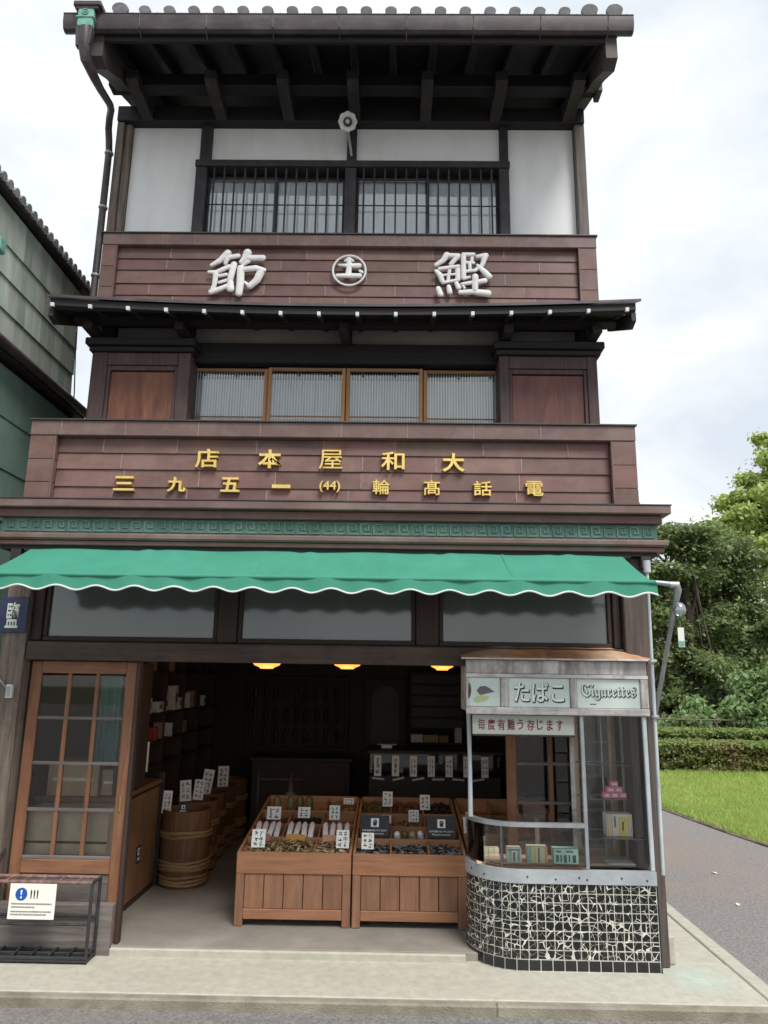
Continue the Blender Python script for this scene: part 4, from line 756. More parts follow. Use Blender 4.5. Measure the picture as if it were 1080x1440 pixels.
# little bird picture on the first panel
bird = MB(); bird.prism([(.575, 1.70), (.60, 1.725), (.635, 1.728), (.665, 1.712), (.695, 1.690), (.66, 1.683), (.63, 1.675), (.60, 1.668), (.585, 1.682)], -.1658, -.1641); ob('bird_emblem', bird, ink_grey, sbx)
lf = MB(); lf.prism([(.545, 1.640), (.58, 1.662), (.62, 1.666), (.665, 1.655), (.64, 1.632), (.60, 1.622), (.57, 1.618)], -.1656, -.1641); ob('leaf_emblem', lf, mat('pale_lime', (.42, .52, .22), (.52, .6, .35), rough=.6, bump=0), sbx)
dk = MB(); dk.prism([(.520, 1.64), (.533, 1.66), (.54, 1.70), (.533, 1.74), (.524, 1.75), (.519, 1.70)], -.1656, -.1641); ob('leaf_emblem', dk, mat('dull_maroon', (.12, .06, .05), (.1, .05, .05), rough=.6, bump=0), sbx)
rfm = MB(); V = []; nx, ny = 16, 5
for j in range(ny+1):
    for i in range(nx+1):
        u = i/nx; t_ = j/ny; V.append((.47+1.31*u, -.215+.50*t_, 1.914+.11*math.sin(min(1, t_*1.3)*math.pi/2)*min(1, 6*u*(1-u)+.25)+.003*math.sin(i*2.1)))
rfm.add(V, [(j*(nx+1)+i, j*(nx+1)+i+1, (j+1)*(nx+1)+i+1, (j+1)*(nx+1)+i) for j in range(ny) for i in range(nx)]); ob('kiosk_roof', sm(rfm, 'roof'), rust_roof, K)
ob('roof_lip', B(.468, 1.782, -.219, -.205, 1.904, 1.916, .003), peel_x, K)
hs_ = ob('greeting_panel', B(.548, 1.232, -.128, -.118, 1.412, 1.540, .003), mat('dim_milk', (.42, .45, .40), (.34, .37, .33), (4, 4, 4), .3, bump=0, dirt=(.28, .28, .25), dirt_amt=.4, dscale=6), K)
xs = .585
for ch in '毎度有難う存じます':
    ww = .050 if ch in '毎度有難存' else .040; ob('lettering', text_mb(ch, xs, xs+ww, 1.442+(.004 if ch in 'うじ' else 0), 1.512, -.1282, .002, 0, .0 if ch == '毎' else .016), ink_red, hs_); xs += .066
ob('panel_trim', B(.548, 1.232, -.135, -.112, 1.402, 1.4115, .002), post_brown, hs_)
# goods in the kiosk
def carton(name, label, x0, x1, y0, y1, z0, z1, m_, stripes, cat='box', group=None):
    t_ = thing(name, ((x0+x1)/2, (y0+y1)/2, z0), label, cat, group); ob('carton', B(x0, x1, y0, y1, z0, z1, .0015), m_, t_)
    for a, b, c, d, mm in stripes: ob('print', B(x0+(x1-x0)*a, x0+(x1-x0)*b, y0-.0012, y0-.0002, z0+(z1-z0)*c, z0+(z1-z0)*d, 0), mm, t_)
    return t_
yel = mat('yellow_print', (.72, .58, .16), (.66, .5, .14), rough=.6, bump=0); org = mat('orange_print', (.72, .42, .16), (.66, .36, .14), rough=.6, bump=0); lgreen = mat('pale_green_print', (.25, .5, .38), (.3, .55, .42), rough=.6, bump=0); dkg = mat('dark_green_print', (.07, .16, .12), (.06, .14, .11), rough=.6, bump=0)
for i in range(8):
    c, r = i % 4, i//4; w_ = ('bottom', 'top')[r]; o_ = ('first', 'second', 'third', 'fourth')[c]
    carton('cigarette_pack', f'small cream cigarette pack, {o_} from the left in the {w_} row of the curved case', .60+c*.036, .634+c*.036, .09, .15, .604+r*.028, .630+r*.028, paper_warm, [], 'cigarettes', 'cream packs in the kiosk case')
carton('cigarette_carton', 'white and grey cigarette carton left of the striped one in the kiosk', .775, .865, -.07, .0, .604, .695, paper, [(.1, .3, .1, .9, lgreen), (.4, .55, .1, .7, ink_grey), (.7, .9, .1, .8, lgreen), (.05, .95, .82, .9, ink_grey)], 'cigarettes')
carton('cigarette_carton', 'green cream and orange striped cigarette carton in the middle of the kiosk case', .905, 1.035, -.08, .0, .604, .705, paper_warm, [(.02, .2, .02, .98, lgreen), (.3, .42, .02, .98, yel), (.52, .6, .05, .95, ink_grey), (.86, .99, .02, .98, org)], 'cigarettes')
carton('cigarette_carton', 'mint green patterned cigarette carton at the right of the kiosk case', 1.075, 1.235, -.085, .0, .604, .695, mint, [(.08, .3, .78, .88, ink_grey), (.5, .8, .78, .88, ink_grey), (.08, .2, .15, .6, dkg), (.26, .32, .15, .6, dkg), (.4, .52, .1, .6, dkg), (.6, .66, .15, .6, dkg), (.75, .9, .1, .6, dkg)], 'cigarettes')
for r, (n, w_) in enumerate(((3, 'bottom'), (2, 'middle'), (1, 'top'))):
    for c in range(n):
        x = 1.4385+r*.0265+c*.0535; o_ = {3: ('left', 'centre', 'right'), 2: ('left', 'right'), 1: ('single',)}[n][c]
        carton('pink_box', f'small pink printed box, {o_} one in the {w_} row of the pyramid', x, x+.051, .0, .05, 1.002+r*.0365, 1.037+r*.0365, pink, [(.2, .8, .3, .7, paper)], 'box', 'pink boxes on the kiosk shelf')
carton('paper_box', 'tall cream box with orange stripes and yellow label on the kiosk shelf', 1.435, 1.605, -.06, .03, .775, .912, paper, [(.03, .07, 0, 1, org), (.11, .15, 0, 1, org), (.19, .23, 0, 1, org), (.3, .36, .4, .9, ink_grey), (.46, .80, .02, .86, yel), (.6, .66, .25, .65, ink_grey), (.84, .88, 0, 1, org), (.93, .97, 0, 1, org)])
carton('flat_box', 'flat white box lying on the bottom of the tall kiosk case', 1.43, 1.60, -.08, .03, .604, .613, paper, [])

# ------------------------------------------------------------------ display stands and goods
def marks(w_, h_, cols, rows, y, seed, big=1.0):
    rr = random.Random(seed); mb = MB(); cw, ch = w_/cols, h_/rows
    for c in range(cols):
        for r in range(rows):
            cx, cz = -w_/2+cw*(c+.5), h_/2-ch*(r+.5)
            for k in range(rr.randint(4, 6)):
                hor = rr.random() < .55; l = cw*.36*rr.uniform(.5, 1)*big; th = min(cw, ch)*.045*rr.uniform(.8, 1.5)
                dx, dz = rr.uniform(-.2, .2)*cw, rr.uniform(-.32, .32)*ch
                if hor: mb.box(cx+dx-l, cx+dx+l, y-.0008, y, cz+dz-th, cz+dz+th, 0)
                else: mb.box(cx+dx-th, cx+dx+th, y-.0008, y, cz+dz-ch*.3, cz+dz+ch*.2, 0)
    return mb
def card(label, x, y, z, w_, h_, cols, rows, tilt=-12, rz=0, roll=0, seed=1, group='handwritten price cards', m_=None, im=None, name='price_card'):
    """white card standing on (x,y,z), leaning back"""
    T = Matrix.Translation((x, y, z))@Matrix.Rotation(R(rz), 4, 'Z')@Matrix.Rotation(R(tilt), 4, 'X')@Matrix.Rotation(R(roll), 4, 'Y')@Matrix.Translation((0, 0, h_/2))
    t_ = thing(name, (x, y, z), label, 'price card', group)
    a = MB(); a.T = T; a.box(-w_/2, w_/2, 0, .003, -h_/2, h_/2, 0); ob('board', a, m_ or paper, t_)
    b = marks(w_*.8, h_*.86, cols, rows, -.0003, seed); b.v = [tuple(T@Vector(p)) for p in b.v]; ob('lettering', b, im or ink, t_, kind='stuff'); return t_
SY0, SY1, SL = .40, 1.75, .13
def zt(y): return .538+SL*(y-SY0)
def stand(x0, x1, label, xs, ys):
    t_ = thing('display_stand', ((x0+x1)/2, SY0, .05), label, 'display stand', 'wooden display stands')
    ob('front_board', B(x0, x1, SY0, SY0+.028, .395, .538, .005), stand_x, t_)
    for i in range(5):
        a = x0+.06+(x1-x0-.12)*i/5; b = x0+.06+(x1-x0-.12)*(i+1)/5; ob('plank', B(a+.0025, b-.0025, SY0+.012+random.uniform(0, .003), SY0+.026, .166, .394, .003), stand_z, t_)
    ob('bottom_rail', B(x0+.061, x1-.061, SY0+.002, SY0+.028, .098, .165, .004), stand_x, t_)
    for a in (x0+.001, x1-.060): ob('leg', B(a, a+.059, SY0+.001, SY0+.045, .052, .394, .004), stand_z, t_)
    for a in (x0+.002, x1-.05): ob('leg', B(a, a+.045, SY1-.05, SY1-.002, .052, .60, .004), stand_z, t_)
    for a in (x0, x1-.018): ob('side_board', MB().prism_x([(SY0+.029, .30), (SY0+.029, .536), (SY1, zt(SY1)), (SY1, .30)], a, a+.018), stand_in, t_)
    ob('back_board', B(x0+.019, x1-.019, SY1-.02, SY1, .30, zt(SY1)+.012, .003), stand_in, t_)
    ob('bin_floor', MB().prism_x([(SY0+.03, .44), (SY0+.03, .455), (SY1-.021, .455+SL*1.3), (SY1-.021, .44+SL*1.3)], x0+.019, x1-.019), stand_in, t_)
    for y in ys: ob('divider', B(x0+.0195, x1-.0195, y-.006, y+.006, .458+SL*(y-SY0), zt(y)+.008, .002), stand_in, t_)
    yy = [SY0+.03]+ys+[SY1-.022]
    for a in xs:
        for p, q in zip(yy, yy[1:]): ob('divider', MB().prism_x([(p+.007, .458+SL*(p-SY0)), (p+.007, zt(p)), (q-.007, zt(q)), (q-.007, .458+SL*(q-SY0))], a-.005, a+.005), stand_in, t_)
    return t_
stand(-1.093, -.272, 'slatted wooden display stand with white packets, left of the pair', [-.82, -.545], [.70, 1.0, 1.34])
stand(-.262, .552, 'slatted wooden display stand with black hand notices, right of the pair', [.01, .285], [.70, .98, 1.30])
stand(.572, 1.36, 'wooden display stand half hidden behind the tobacco kiosk', [.86, 1.1], [.85, 1.3])
def chips(name, label, x0, x1, y0, y1, n, mats, size=(.05, .018, .002), hump=.03, bend=True, up=0.):
    """loose curled slices heaped in a bin"""
    for mi, (mm, lab) in enumerate(mats):
        mb = MB()
        for i in range(n//len(mats)):
            x, y = random.uniform(x0, x1), random.uniform(y0, y1); u = (x-x0)/(x1-x0); hgt = random.random()*hump*(.4+.6*math.sin(math.pi*u))
            mb.T = Matrix.Translation((x, y, zt(y)-.055+hgt+up))@Matrix.Rotation(random.uniform(0, 6.28), 4, 'Z')@Matrix.Rotation(random.uniform(-.5, .5), 4, 'X')@Matrix.Rotation(random.uniform(-.5, .5), 4, 'Y')
            l, w_, th = [s*random.uniform(.6, 1.25) for s in size]; c = l*.18*random.uniform(-1, 1) if bend else 0
            V = []
            for k in range(4):
                px = -l/2+l*k/3; pz = c*math.sin(math.pi*k/3); ww = w_/2*(.6 if k in (0, 3) else 1); V += [(px, -ww, pz), (px, ww, pz), (px, ww, pz+th), (px, -ww, pz+th)]
            mb.add(V, [(4*k+j, 4*k+(j+1) % 4, 4*k+4+(j+1) % 4, 4*k+4+j) for k in range(3) for j in range(4)]+[(0, 1, 2, 3), (12, 13, 14, 15)])
        mb.T = None; ob(name, mb, mm, label=lab, cat='dried fish', kind='stuff')
fish1 = mat('dried_slice_tan', (.34, .24, .12), (.16, .10, .05), (40, 40, 40), .7, bump=.1); fish2 = mat('dried_slice_pale', (.52, .42, .27), (.30, .21, .11), (40, 40, 40), .7, bump=.1); fish3 = mat('dried_olive', (.16, .13, .05), (.08, .06, .025), (40, 40, 40), .7, bump=.1)
darkg = mat('dark_kelp', (.035, .03, .03), (.02, .018, .02), (30, 30, 30), .45, bump=.1); brownf = mat('brown_shavings', (.20, .09, .045), (.10, .045, .025), (30, 30, 30), .7, bump=.1); silver = mat('silver_fish', (.30, .31, .30), (.14, .145, .15), (60, 60, 60), .4, bump=.1)
ST = 'heap of curled dried fish slices in the front tray of the left stand'
chips('dried_slices', '', -1.07, -.29, .44, .69, 420, [(fish1, ST+', tan'), (fish2, ST+', pale'), (fish3, ST+', olive')], (.075, .026, .003), .05)
chips('dried_flakes', '', -.80, -.56, 1.02, 1.32, 260, [(darkg, 'dark dried flakes in the third row of the left stand')], (.03, .012, .003), .03)
chips('dried_flakes', '', -1.06, -.83, 1.02, 1.32, 160, [(brownf, 'brown dried flakes in the third row of the left stand')], (.03, .012, .003), .03)
chips('dried_flakes', '', -.53, -.30, 1.36, 1.72, 260, [(fish1, 'tan dried flakes in the back row of the left stand')], (.03, .014, .003), .05)
for i, (a, b) in enumerate(((-.24, 0), (.02, .275), (.295, .53))):
    w_ = ('left', 'middle', 'right')[i]; chips('dried_sardines', '', a, b, .44, .69, 200, [(darkg, f'dark dried fish in the {w_} front bin of the right stand'), (silver, f'silvery dried fish in the {w_} front bin of the right stand')], (.055, .014, .005), .03)
    chips('dried_mushrooms', '', a, b, 1.32, 1.71, 240, [((fish3, brownf, darkg)[i], f'dried pieces in the {w_} back bin of the right stand')], (.035, .02, .006), .05)
    chips('dried_shavings', '', a, b, 1.0, 1.28, 120, [((brownf, fish1, brownf)[i], f'brown shavings in the {w_} third-row bin of the right stand')], (.03, .012, .003), .015)
chips('dried_shavings', '', .60, .84, .88, 1.28, 160, [(darkg, 'dark dried pieces in the half hidden stand behind the kiosk')], (.03, .015, .004), .03)
# rows of white packets, coloured cards below them
wp = mat('white_packet_film', (.78, .78, .80), (.62, .62, .68), (40, 40, 40), .3, bump=.1)
for g_, (x0, x1) in enumerate(((-1.045, -.845), (-.80, -.58), (-.525, -.305))):
    for i in range(4):
        x = x0+(x1-x0)*(i+.5)/4; o_ = ('first', 'second', 'third', 'last')[i]; tr_ = ('left', 'middle', 'right')[g_]
        q = MB(); q.T = Matrix.Translation((x, .84, zt(.84)+.004))@Matrix.Rotation(math.atan(.42), 4, 'X')@Matrix.Rotation(random.uniform(-.08, .08), 4, 'Z')
        V = []; F = []; n = 8
        for yy, w_, h_ in ((-.10, .020, .004), (-.085, .021, .011), (0, .021, .015), (.07, .020, .012), (.095, .013, .008), (.105, .008, .003)):
            for k in range(n): V.append((w_*math.cos(2*math.pi*k/n), yy, h_*math.sin(2*math.pi*k/n)+.012))
        for j in range(5):
            for k in range(n): F.append((j*n+k, j*n+(k+1) % n, (j+1)*n+(k+1) % n, (j+1)*n+k))
        F += [tuple(range(n)), tuple(range(5*n, 6*n))]; q.add(V, F)
        ob('packet', sm(q, 'packet'), wp, label=f'white rounded packet, {o_} from the left in the {tr_} tray', cat='packet', group='white packets on the left stand')
    ob('colour_label', B(x0+.02, x1-.06, .698-.012, .692, zt(.69)-.02, zt(.69)+.03, 0), [mat('dusty_pink', (.48, .20, .16), (.4, .16, .13), rough=.7, bump=0), mat('amber_card', (.55, .28, .07), (.5, .25, .06), rough=.7, bump=0), mat('salmon_card', (.50, .26, .16), (.45, .22, .14), rough=.7, bump=0)][g_],
       label=('dusty pink', 'amber', 'salmon')[g_]+' paper label on the divider below the '+('left', 'middle', 'right')[g_]+' packet tray', cat='label')
olv = mat('olive_bag', (.17, .14, .055), (.10, .085, .03), (20, 20, 20), .5, bump=.1)
for i in range(4):
    x = (-.98, -.86, -.78, -.70)[i]; ob('bagged_kelp', sm(MB().lathe([(.030, 0), (.034, .02), (.034, .08), (.024, .11), (.008, .118)], 12, (x, 1.5, zt(1.5)-.04)), 'bag'), olv, label=f'olive bag of dried goods, {("first", "second", "third", "fourth")[i]} from the left at the back of the left stand', cat='bag', group='olive bags on the left stand')
C_ = card
C_('large price card with blue writing at the front left of the left stand', -.965, .52, .545, .10, .125, 2, 3, -22, 4, 0, 11, im=mat('teal_ink', (.03, .10, .10), (.03, .08, .08), rough=.7, bump=0))
C_('large price card at the front right of the left stand', -.345, .54, .545, .095, .125, 2, 3, -22, 2, 0, 12)
C_('grey price card at the left of the third row, left stand', -.945, 1.10, .635, .115, .10, 2, 2, -20, 0, 0, 13); C_('small price card in the middle of the third row, left stand', -.705, 1.16, .64, .10, .085, 2, 2, -20, 0, 0, 14)
C_('price card at the right of the third row, left stand', -.45, 1.10, .64, .085, .11, 2, 3, -15, 0, 0, 15); C_('small price card in the back right corner of the left stand', -.36, 1.55, .69, .09, .05, 3, 2, -15, 0, 0, 16)
C_('price card at the front left bin of the right stand', -.16, .50, .55, .09, .11, 2, 3, -12, -3, 0, 17); C_('price card at the back left bin of the right stand', -.02, 1.47, .69, .085, .12, 2, 3, -10, 0, 0, 18)
C_('price card in the back row near the right end of the right stand', .30, 1.42, .675, .085, .12, 2, 3, -10, 3, 0, 19); C_('price card in the middle bin of the right stand', .195, 1.13, .63, .082, .09, 3, 3, -10, 0, 0, 20)
C_('small price card above the left hand notice', -.03, 1.05, .63, .08, .06, 2, 2, -10, 0, 0, 21); C_('white price card behind the kiosk corner post', .62, .86, .60, .085, .12, 2, 3, -15, 10, 0, 22)
def notice(label, x, y, z, w_, h_, tilt=-14, rx_=None, small=False):
    t_ = thing('hand_notice', (x, y, z), label, 'notice', 'do not touch notices')
    T = Matrix.Translation((x, y, z))@(rx_ or Matrix.Identity(4))@Matrix.Rotation(R(tilt), 4, 'X')
    def put(nm, mb, m_): mb.v = [tuple(T@Vector(p)) for p in mb.v]; ob(nm, mb, m_, t_)
    put('board', B(-w_/2, w_/2, 0, .004, 0, h_, 0), black_card)
    s_ = h_*.40; cz = h_*.66; put('white_square', B(-s_/2, s_/2, -.0012, -.0002, cz-s_/2, cz+s_/2, 0), ink_white)
    hd = MB(); hd.prism([(-s_*.2, cz-s_*.36), (s_*.2, cz-s_*.36), (s_*.27, cz), (-s_*.2, cz+.02*s_)], -.0022, -.0014)
    put('hand_palm', hd, ink)
    fg = MB()
    for k in range(4): fx = -s_*.17+s_*.12*k; fg.box(fx-s_*.045, fx+s_*.045, -.0022, -.0014, cz-.02*s_, cz+s_*(.26, .36, .38, .3)[k], 0)
    fg.prism([(s_*.2, cz-s_*.1), (s_*.34, cz+s_*.1), (s_*.28, cz+s_*.14), (s_*.16, cz+s_*.0)], -.0022, -.0014)
    put('hand_fingers', fg, ink)
    if not small:
        put('lettering', text_mb('お手を触れないでください', -w_*.42, w_*.42, h_*.25, h_*.35, -.0003, .0008, 0, .02), ink_white); put('lettering', text_mb('Please do not touch.', -w_*.32, w_*.32, h_*.12, h_*.20, -.0003, .0008, 0, .01), ink_white)
    else: put('lettering', MB().box(-w_*.3, w_*.3, -.0012, -.0003, h_*.27, h_*.32, 0).box(-w_*.3, w_*.3, -.0012, -.0003, h_*.16, h_*.21, 0), ink_white)
notice('black do-not-touch notice standing in the left column of the right stand', -.115, .80, .575, .225, .155); notice('black do-not-touch notice standing in the right column of the right stand', .40, .80, .575, .225, .155)

# ------------------------------------------------------------------ barrels with cards, cabinet, shelf
def barrel(x, y, label, hh=.60, r=.205):
    t_ = thing('barrel', (x, y, .05), label, 'barrel', 'hooped barrels along the left wall')
    mb = MB(); n = 72; prof = [(.93, 0), (.98, hh*.2), (1.0, hh*.45), (1.0, hh*.8), (1.02, hh), (.94, hh), (.93, hh-.05), (.05, hh-.05)]
    mb.lathe([(r*a, z) for a, z in prof], n, (x, y, .05), True, lambda k: .985 if k % 4 == 0 else 1); ob('staves', sm(mb, 'staves'), barrel_m, t_)
    for z, th in ((.03, .012), (.055, .012), (.085, .012), (.145, .015), (.172, .015), (.20, .012), (.40, .014), (.43, .014)):
        q = MB(); V = []; nn, kk = 40, 6
        for i in range(nn):
            a = 2*math.pi*i/nn; rr_ = r*(.935+.075*min(1, z/.25))+.006+.002*math.sin(i*2.4)
            for j in range(kk): b = 2*math.pi*j/kk; V.append((x+(rr_+th*.7*math.cos(b))*math.cos(a), y+(rr_+th*.7*math.cos(b))*math.sin(a), .05+z*hh/.6+.004*math.sin(i*.5+z*40)+th*math.sin(b)))
        q.add(V, [(i*kk+j, ((i+1) % nn)*kk+j, ((i+1) % nn)*kk+(j+1) % kk, i*kk+(j+1) % kk) for i in range(nn) for j in range(kk)]); ob('hoop', sm(q, 'hoop'), rope, t_)
    return t_
for i, (x, y, l) in enumerate(((-1.745, 1.47, 'front barrel with bamboo hoops beside the brown cabinet'), (-1.79, 1.95, 'second barrel from the doorway, behind the front barrel'), (-1.83, 2.42, 'third barrel from the doorway in the row'), (-1.83, 2.9, 'fourth barrel from the doorway in the row'), (-1.80, 3.38, 'rearmost barrel of the row in the dark'))): barrel(x, y, l)
C_('narrow price card leaning at the left on the front barrel', -1.905, 1.38, .62, .075, .18, 2, 5, -6, 8, 2, 31, 'cards on the barrels'); C_('tall two-column price card on the second barrel', -1.86, 1.82, .65, .10, .18, 2, 3, -6, 8, -4, 32, 'cards on the barrels')
C_('tall price card right of the widest card on the second barrel', -1.755, 1.84, .66, .09, .175, 2, 4, -6, 8, 4, 33, 'cards on the barrels'); C_('slanting price card on the third barrel', -1.80, 2.30, .64, .10, .23, 2, 4, -6, 8, 8, 34, 'cards on the barrels')
C_('upright price card on the fourth barrel', -1.74, 2.8, .63, .11, .215, 2, 4, -6, 8, 0, 35, 'cards on the barrels')
notice('small black notice on top of the front barrel', -1.755, 1.36, .625, .085, .075, -10, Matrix.Rotation(R(8), 4, 'Z'), True)
cb = thing('cabinet', (-2.25, .8, .05), 'plain brown wooden cabinet with a small black notice inside the door', 'cabinet')
ob('carcass', B(-2.56, -1.995, .35, 1.38, .052, .86, .006), post_brown, cb); ob('side_panel', B(-1.994, -1.97, .36, 1.36, .09, .84, .004), panel_wood, cb)
ob('top', B(-2.57, -1.96, .34, 1.39, .861, .90, .005), panel_wood, cb); ob('skirting', B(-1.994, -1.966, .36, 1.37, .052, .089, .003), int_brown, cb); ob('corner_post', B(-1.994, -1.945, 1.391, 1.43, .052, .95, .004), int_brown, cb)
notice('small black notice on the side of the brown cabinet', -1.967, .93, .33, .10, .125, 0, Matrix.Rotation(R(90), 4, 'Z'), True)
wb = thing('hanging_board', (-1.92, .6, .95), 'dark brown boards of the inner door beside the left sliding door', 'board')
for i in range(3): ob('board', B(-1.95-.002*i, -1.925-.002*i, .16+.22*i, .375+.22*i, .93, 1.856, .004), red_wood_z if i == 5 else int_brown, wb)
ob('notice_slip', B(-1.924, -1.9215, .80, .84, 1.02, 1.25, 0), paper, wb)
sh = thing('wall_shelf', (-2.35, 2.4, .05), 'dark wooden wall shelves behind the barrels', 'shelf')
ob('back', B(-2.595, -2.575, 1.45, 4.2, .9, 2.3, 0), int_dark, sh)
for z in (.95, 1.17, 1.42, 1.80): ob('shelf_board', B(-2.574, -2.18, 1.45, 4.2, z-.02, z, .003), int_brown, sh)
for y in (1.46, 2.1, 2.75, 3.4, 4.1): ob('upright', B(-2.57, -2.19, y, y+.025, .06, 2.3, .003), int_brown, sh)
def pack(label, x, y, z, w_, h_, m_, mk=None):
    t_ = thing('package', (x, y, z), label, 'package', 'packages on the wall shelves'); ob('wrapper', B(x-.04, x+.04, y-w_/2, y+w_/2, z, z+h_, .004), m_, t_); ob('label_print', B(x+.0405, x+.042, y-w_*.3, y+w_*.3, z+h_*.3, z+h_*.7, 0), mk or ink_grey, t_)
pale = mat('pale_package', (.62, .60, .55), (.45, .42, .38), (30, 30, 30), .6, bump=.05); redp = mat('red_package', (.35, .05, .05), (.3, .04, .04), (30, 30, 30), .5, bump=.05)
for a in (('white bottle-like package at the near end of the upper shelf', 1.62, 1.422, .05, .14, pale), ('squat pale package with print on the upper shelf', 1.92, 1.422, .17, .10, pale), ('tall pale package on the upper shelf', 2.42, 1.422, .12, .24, pale), ('thin pale package right of the tall one on the upper shelf', 2.95, 1.422, .04, .16, pale), ('farthest small package on the upper shelf', 3.6, 1.422, .07, .12, pale), ('small red package on the middle shelf', 1.85, 1.172, .10, .12, redp), ('thin white package on the middle shelf', 2.35, 1.172, .04, .13, pale)): pack(a[0], -2.22, *a[1:])

for i, (y, z, w_, h_) in enumerate(((2.18, 1.422, .08, .15), (2.66, 1.422, .10, .12), (3.2, 1.422, .12, .18), (1.6, 1.172, .10, .10), (2.1, 1.172, .12, .15), (2.9, 1.172, .12, .13), (1.7, 1.802, .14, .16), (2.3, 1.802, .12, .14))):
    pack(('greyish package between the tall and squat ones on the upper shelf', 'low package beyond the tall one on the upper shelf', 'tan package far along the upper shelf', 'tan package at the near end of the middle shelf', 'tan package beside the red one on the middle shelf', 'brown package far along the middle shelf', 'brown package near the lintel on the top shelf', 'second brown package on the top shelf')[i], -2.24, y, z, w_, h_, (pale, card_brown)[i > 1])
for i, (x, y) in enumerate(((.06, .82), (.12, .83), (.18, .82), (.24, .84), (.34, 1.12), (.42, 1.13), (.49, 1.12), (-.20, 1.12), (-.13, 1.14))):
    q = MB(); q.T = Matrix.Translation((x, y, zt(y)-.03))@Matrix.Rotation(random.uniform(-.3, .3), 4, 'Z')@Matrix.Rotation(.45, 4, 'X'); q.lathe([(.012, -.055), (.024, -.048), (.026, 0), (.023, .045), (.010, .058)], 8); q.v = [(a, b, c) for a, b, c in q.v]
    ob('packet', sm(q, 'packet'), (wp, olv, fish2)[i % 3], label=f'small bagged goods, {("first", "second", "third", "fourth", "fifth", "sixth", "seventh", "eighth", "ninth")[i]} of those in the inner bins of the right stand', cat='packet', group='small bags in the right stand')
# ------------------------------------------------------------------ back of the shop
gc = thing('glass_counter', (.45, 2.8, .05), 'dark glass-fronted counter hung with white label strips at the back', 'counter')
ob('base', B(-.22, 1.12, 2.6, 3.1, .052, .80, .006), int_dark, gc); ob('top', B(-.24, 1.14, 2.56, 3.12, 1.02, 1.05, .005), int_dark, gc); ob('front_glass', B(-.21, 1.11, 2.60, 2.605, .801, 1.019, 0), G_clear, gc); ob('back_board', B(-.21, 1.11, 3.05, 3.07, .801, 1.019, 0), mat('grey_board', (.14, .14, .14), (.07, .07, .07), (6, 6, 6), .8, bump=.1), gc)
for i in range(7):
    x = -.165+i*.181; ob('label_strip', B(x, x+.072, 2.585, 2.588, .80, 1.0, 0), paper, gc); q = marks(.06, .16, 1+(i > 1), 3, 0, 50+i); q.v = [(a+x+.036, b+2.5845, c+.90) for a, b, c in q.v]; ob('lettering', q, ink, gc, kind='stuff')
for i in range(6):
    x = -.12+i*.2; q = MB(); q.T = Matrix.Translation((x, 2.5, .785))@Matrix.Rotation(R(-50), 4, 'X')@Matrix.Rotation(R(random.uniform(-20, 20)), 4, 'Z'); q.box(-.06, .06, -.012, .012, 0, .003, 0); ob('white_tray', q, paper, label=f'narrow white tray, {("first", "second", "third", "fourth", "fifth", "sixth")[i]} from the left below the label strips', cat='tray', group='white trays at the glass counter')
fb = thing('framed_board', (-1.17, 4.2, .9), 'large framed board hung with dark dried fish on the back wall', 'board')
ob('panel', B(-1.76, -.57, 4.21, 4.235, .93, 1.72, 0), mat('brown_panel', (.05, .04, .028), (.03, .024, .018), (6, 6, 6), .8, bump=.1), fb)
for a in ((-1.80, -.53, 1.721, 1.77), (-1.80, -.53, .88, .929)): ob('frame', B(a[0], a[1], 4.18, 4.24, a[2], a[3], .005), int_dark, fb)
for a in ((-1.80, -1.761), (-.569, -.53)): ob('frame', B(a[0], a[1], 4.18, 4.24, .93, 1.72, .005), int_dark, fb)
for r in range(3):
    for c in range(9):
        x = -1.68+c*.125+random.uniform(-.015, .015); z = 1.66-r*.25; q = MB().lathe([(.004, 0), (.016, -.03), (.030, -.09), (.022, -.16), (.008, -.2)], 8, (x, 4.17, z)); ob('dried_fish', sm(q, 'fish'), darkg, fb)
lc = thing('low_counter', (-1.2, 3.6, .05), 'low dark brown counter in front of the framed board', 'counter'); ob('front', B(-1.55, -.45, 3.4, 3.44, .052, .84, .005), int_brown, lc); ob('top', B(-1.58, -.42, 3.36, 3.9, .841, .88, .005), int_brown, lc)
ms_ = thing('arched_niche', (-.07, 4.2, .9), 'tall dark arched frame on the back wall', 'niche')
ob('frame', B(-.33, .19, 4.2, 4.24, .92, 1.76, .006), int_brown, ms_); ob('arched_pane', MB().prism([(-.24, .98), (.10, .98), (.10, 1.5)]+[(-.07+.17*math.cos(math.pi*k/10), 1.5+.17*math.sin(math.pi*k/10)) for k in range(1, 10)]+[(-.24, 1.5)], 4.185, 4.199), black_card, ms_)
dr = thing('drawer_chest', (.5, 4.0, .9), 'dark chest with horizontal drawers on the back wall', 'chest'); ob('carcass', B(.22, .90, 3.95, 4.24, 1.17, 1.85, .005), int_dark, dr); ob('lower_shelf', B(.20, 1.0, 3.8, 4.24, 1.0, 1.03, .004), int_dark, dr)
for i in range(5): ob('drawer', B(.25, .87, 3.935, 3.949, 1.19+i*.13, 1.30+i*.13, .004), mat('slate_drawer', (.022, .03, .034), (.014, .02, .022), rough=.5, bump=.05), dr)
for a in (('pale grey box on the shelf below the drawers', .24, .38, 1.06, 1.12, pale), ('yellowish box on the shelf below the drawers', .39, .56, 1.035, 1.115, mat('straw_box', (.36, .33, .16), (.3, .27, .13), rough=.7, bump=.05)), ('dull box at the right of the drawers shelf', .57, .68, 1.035, 1.11, card_brown), ('tall narrow grey box beside the drawers', .76, .84, 1.035, 1.20, pale)): carton('shelf_box', a[0], a[1], a[2], 3.82, 3.92, 1.031, a[4], a[5], [])
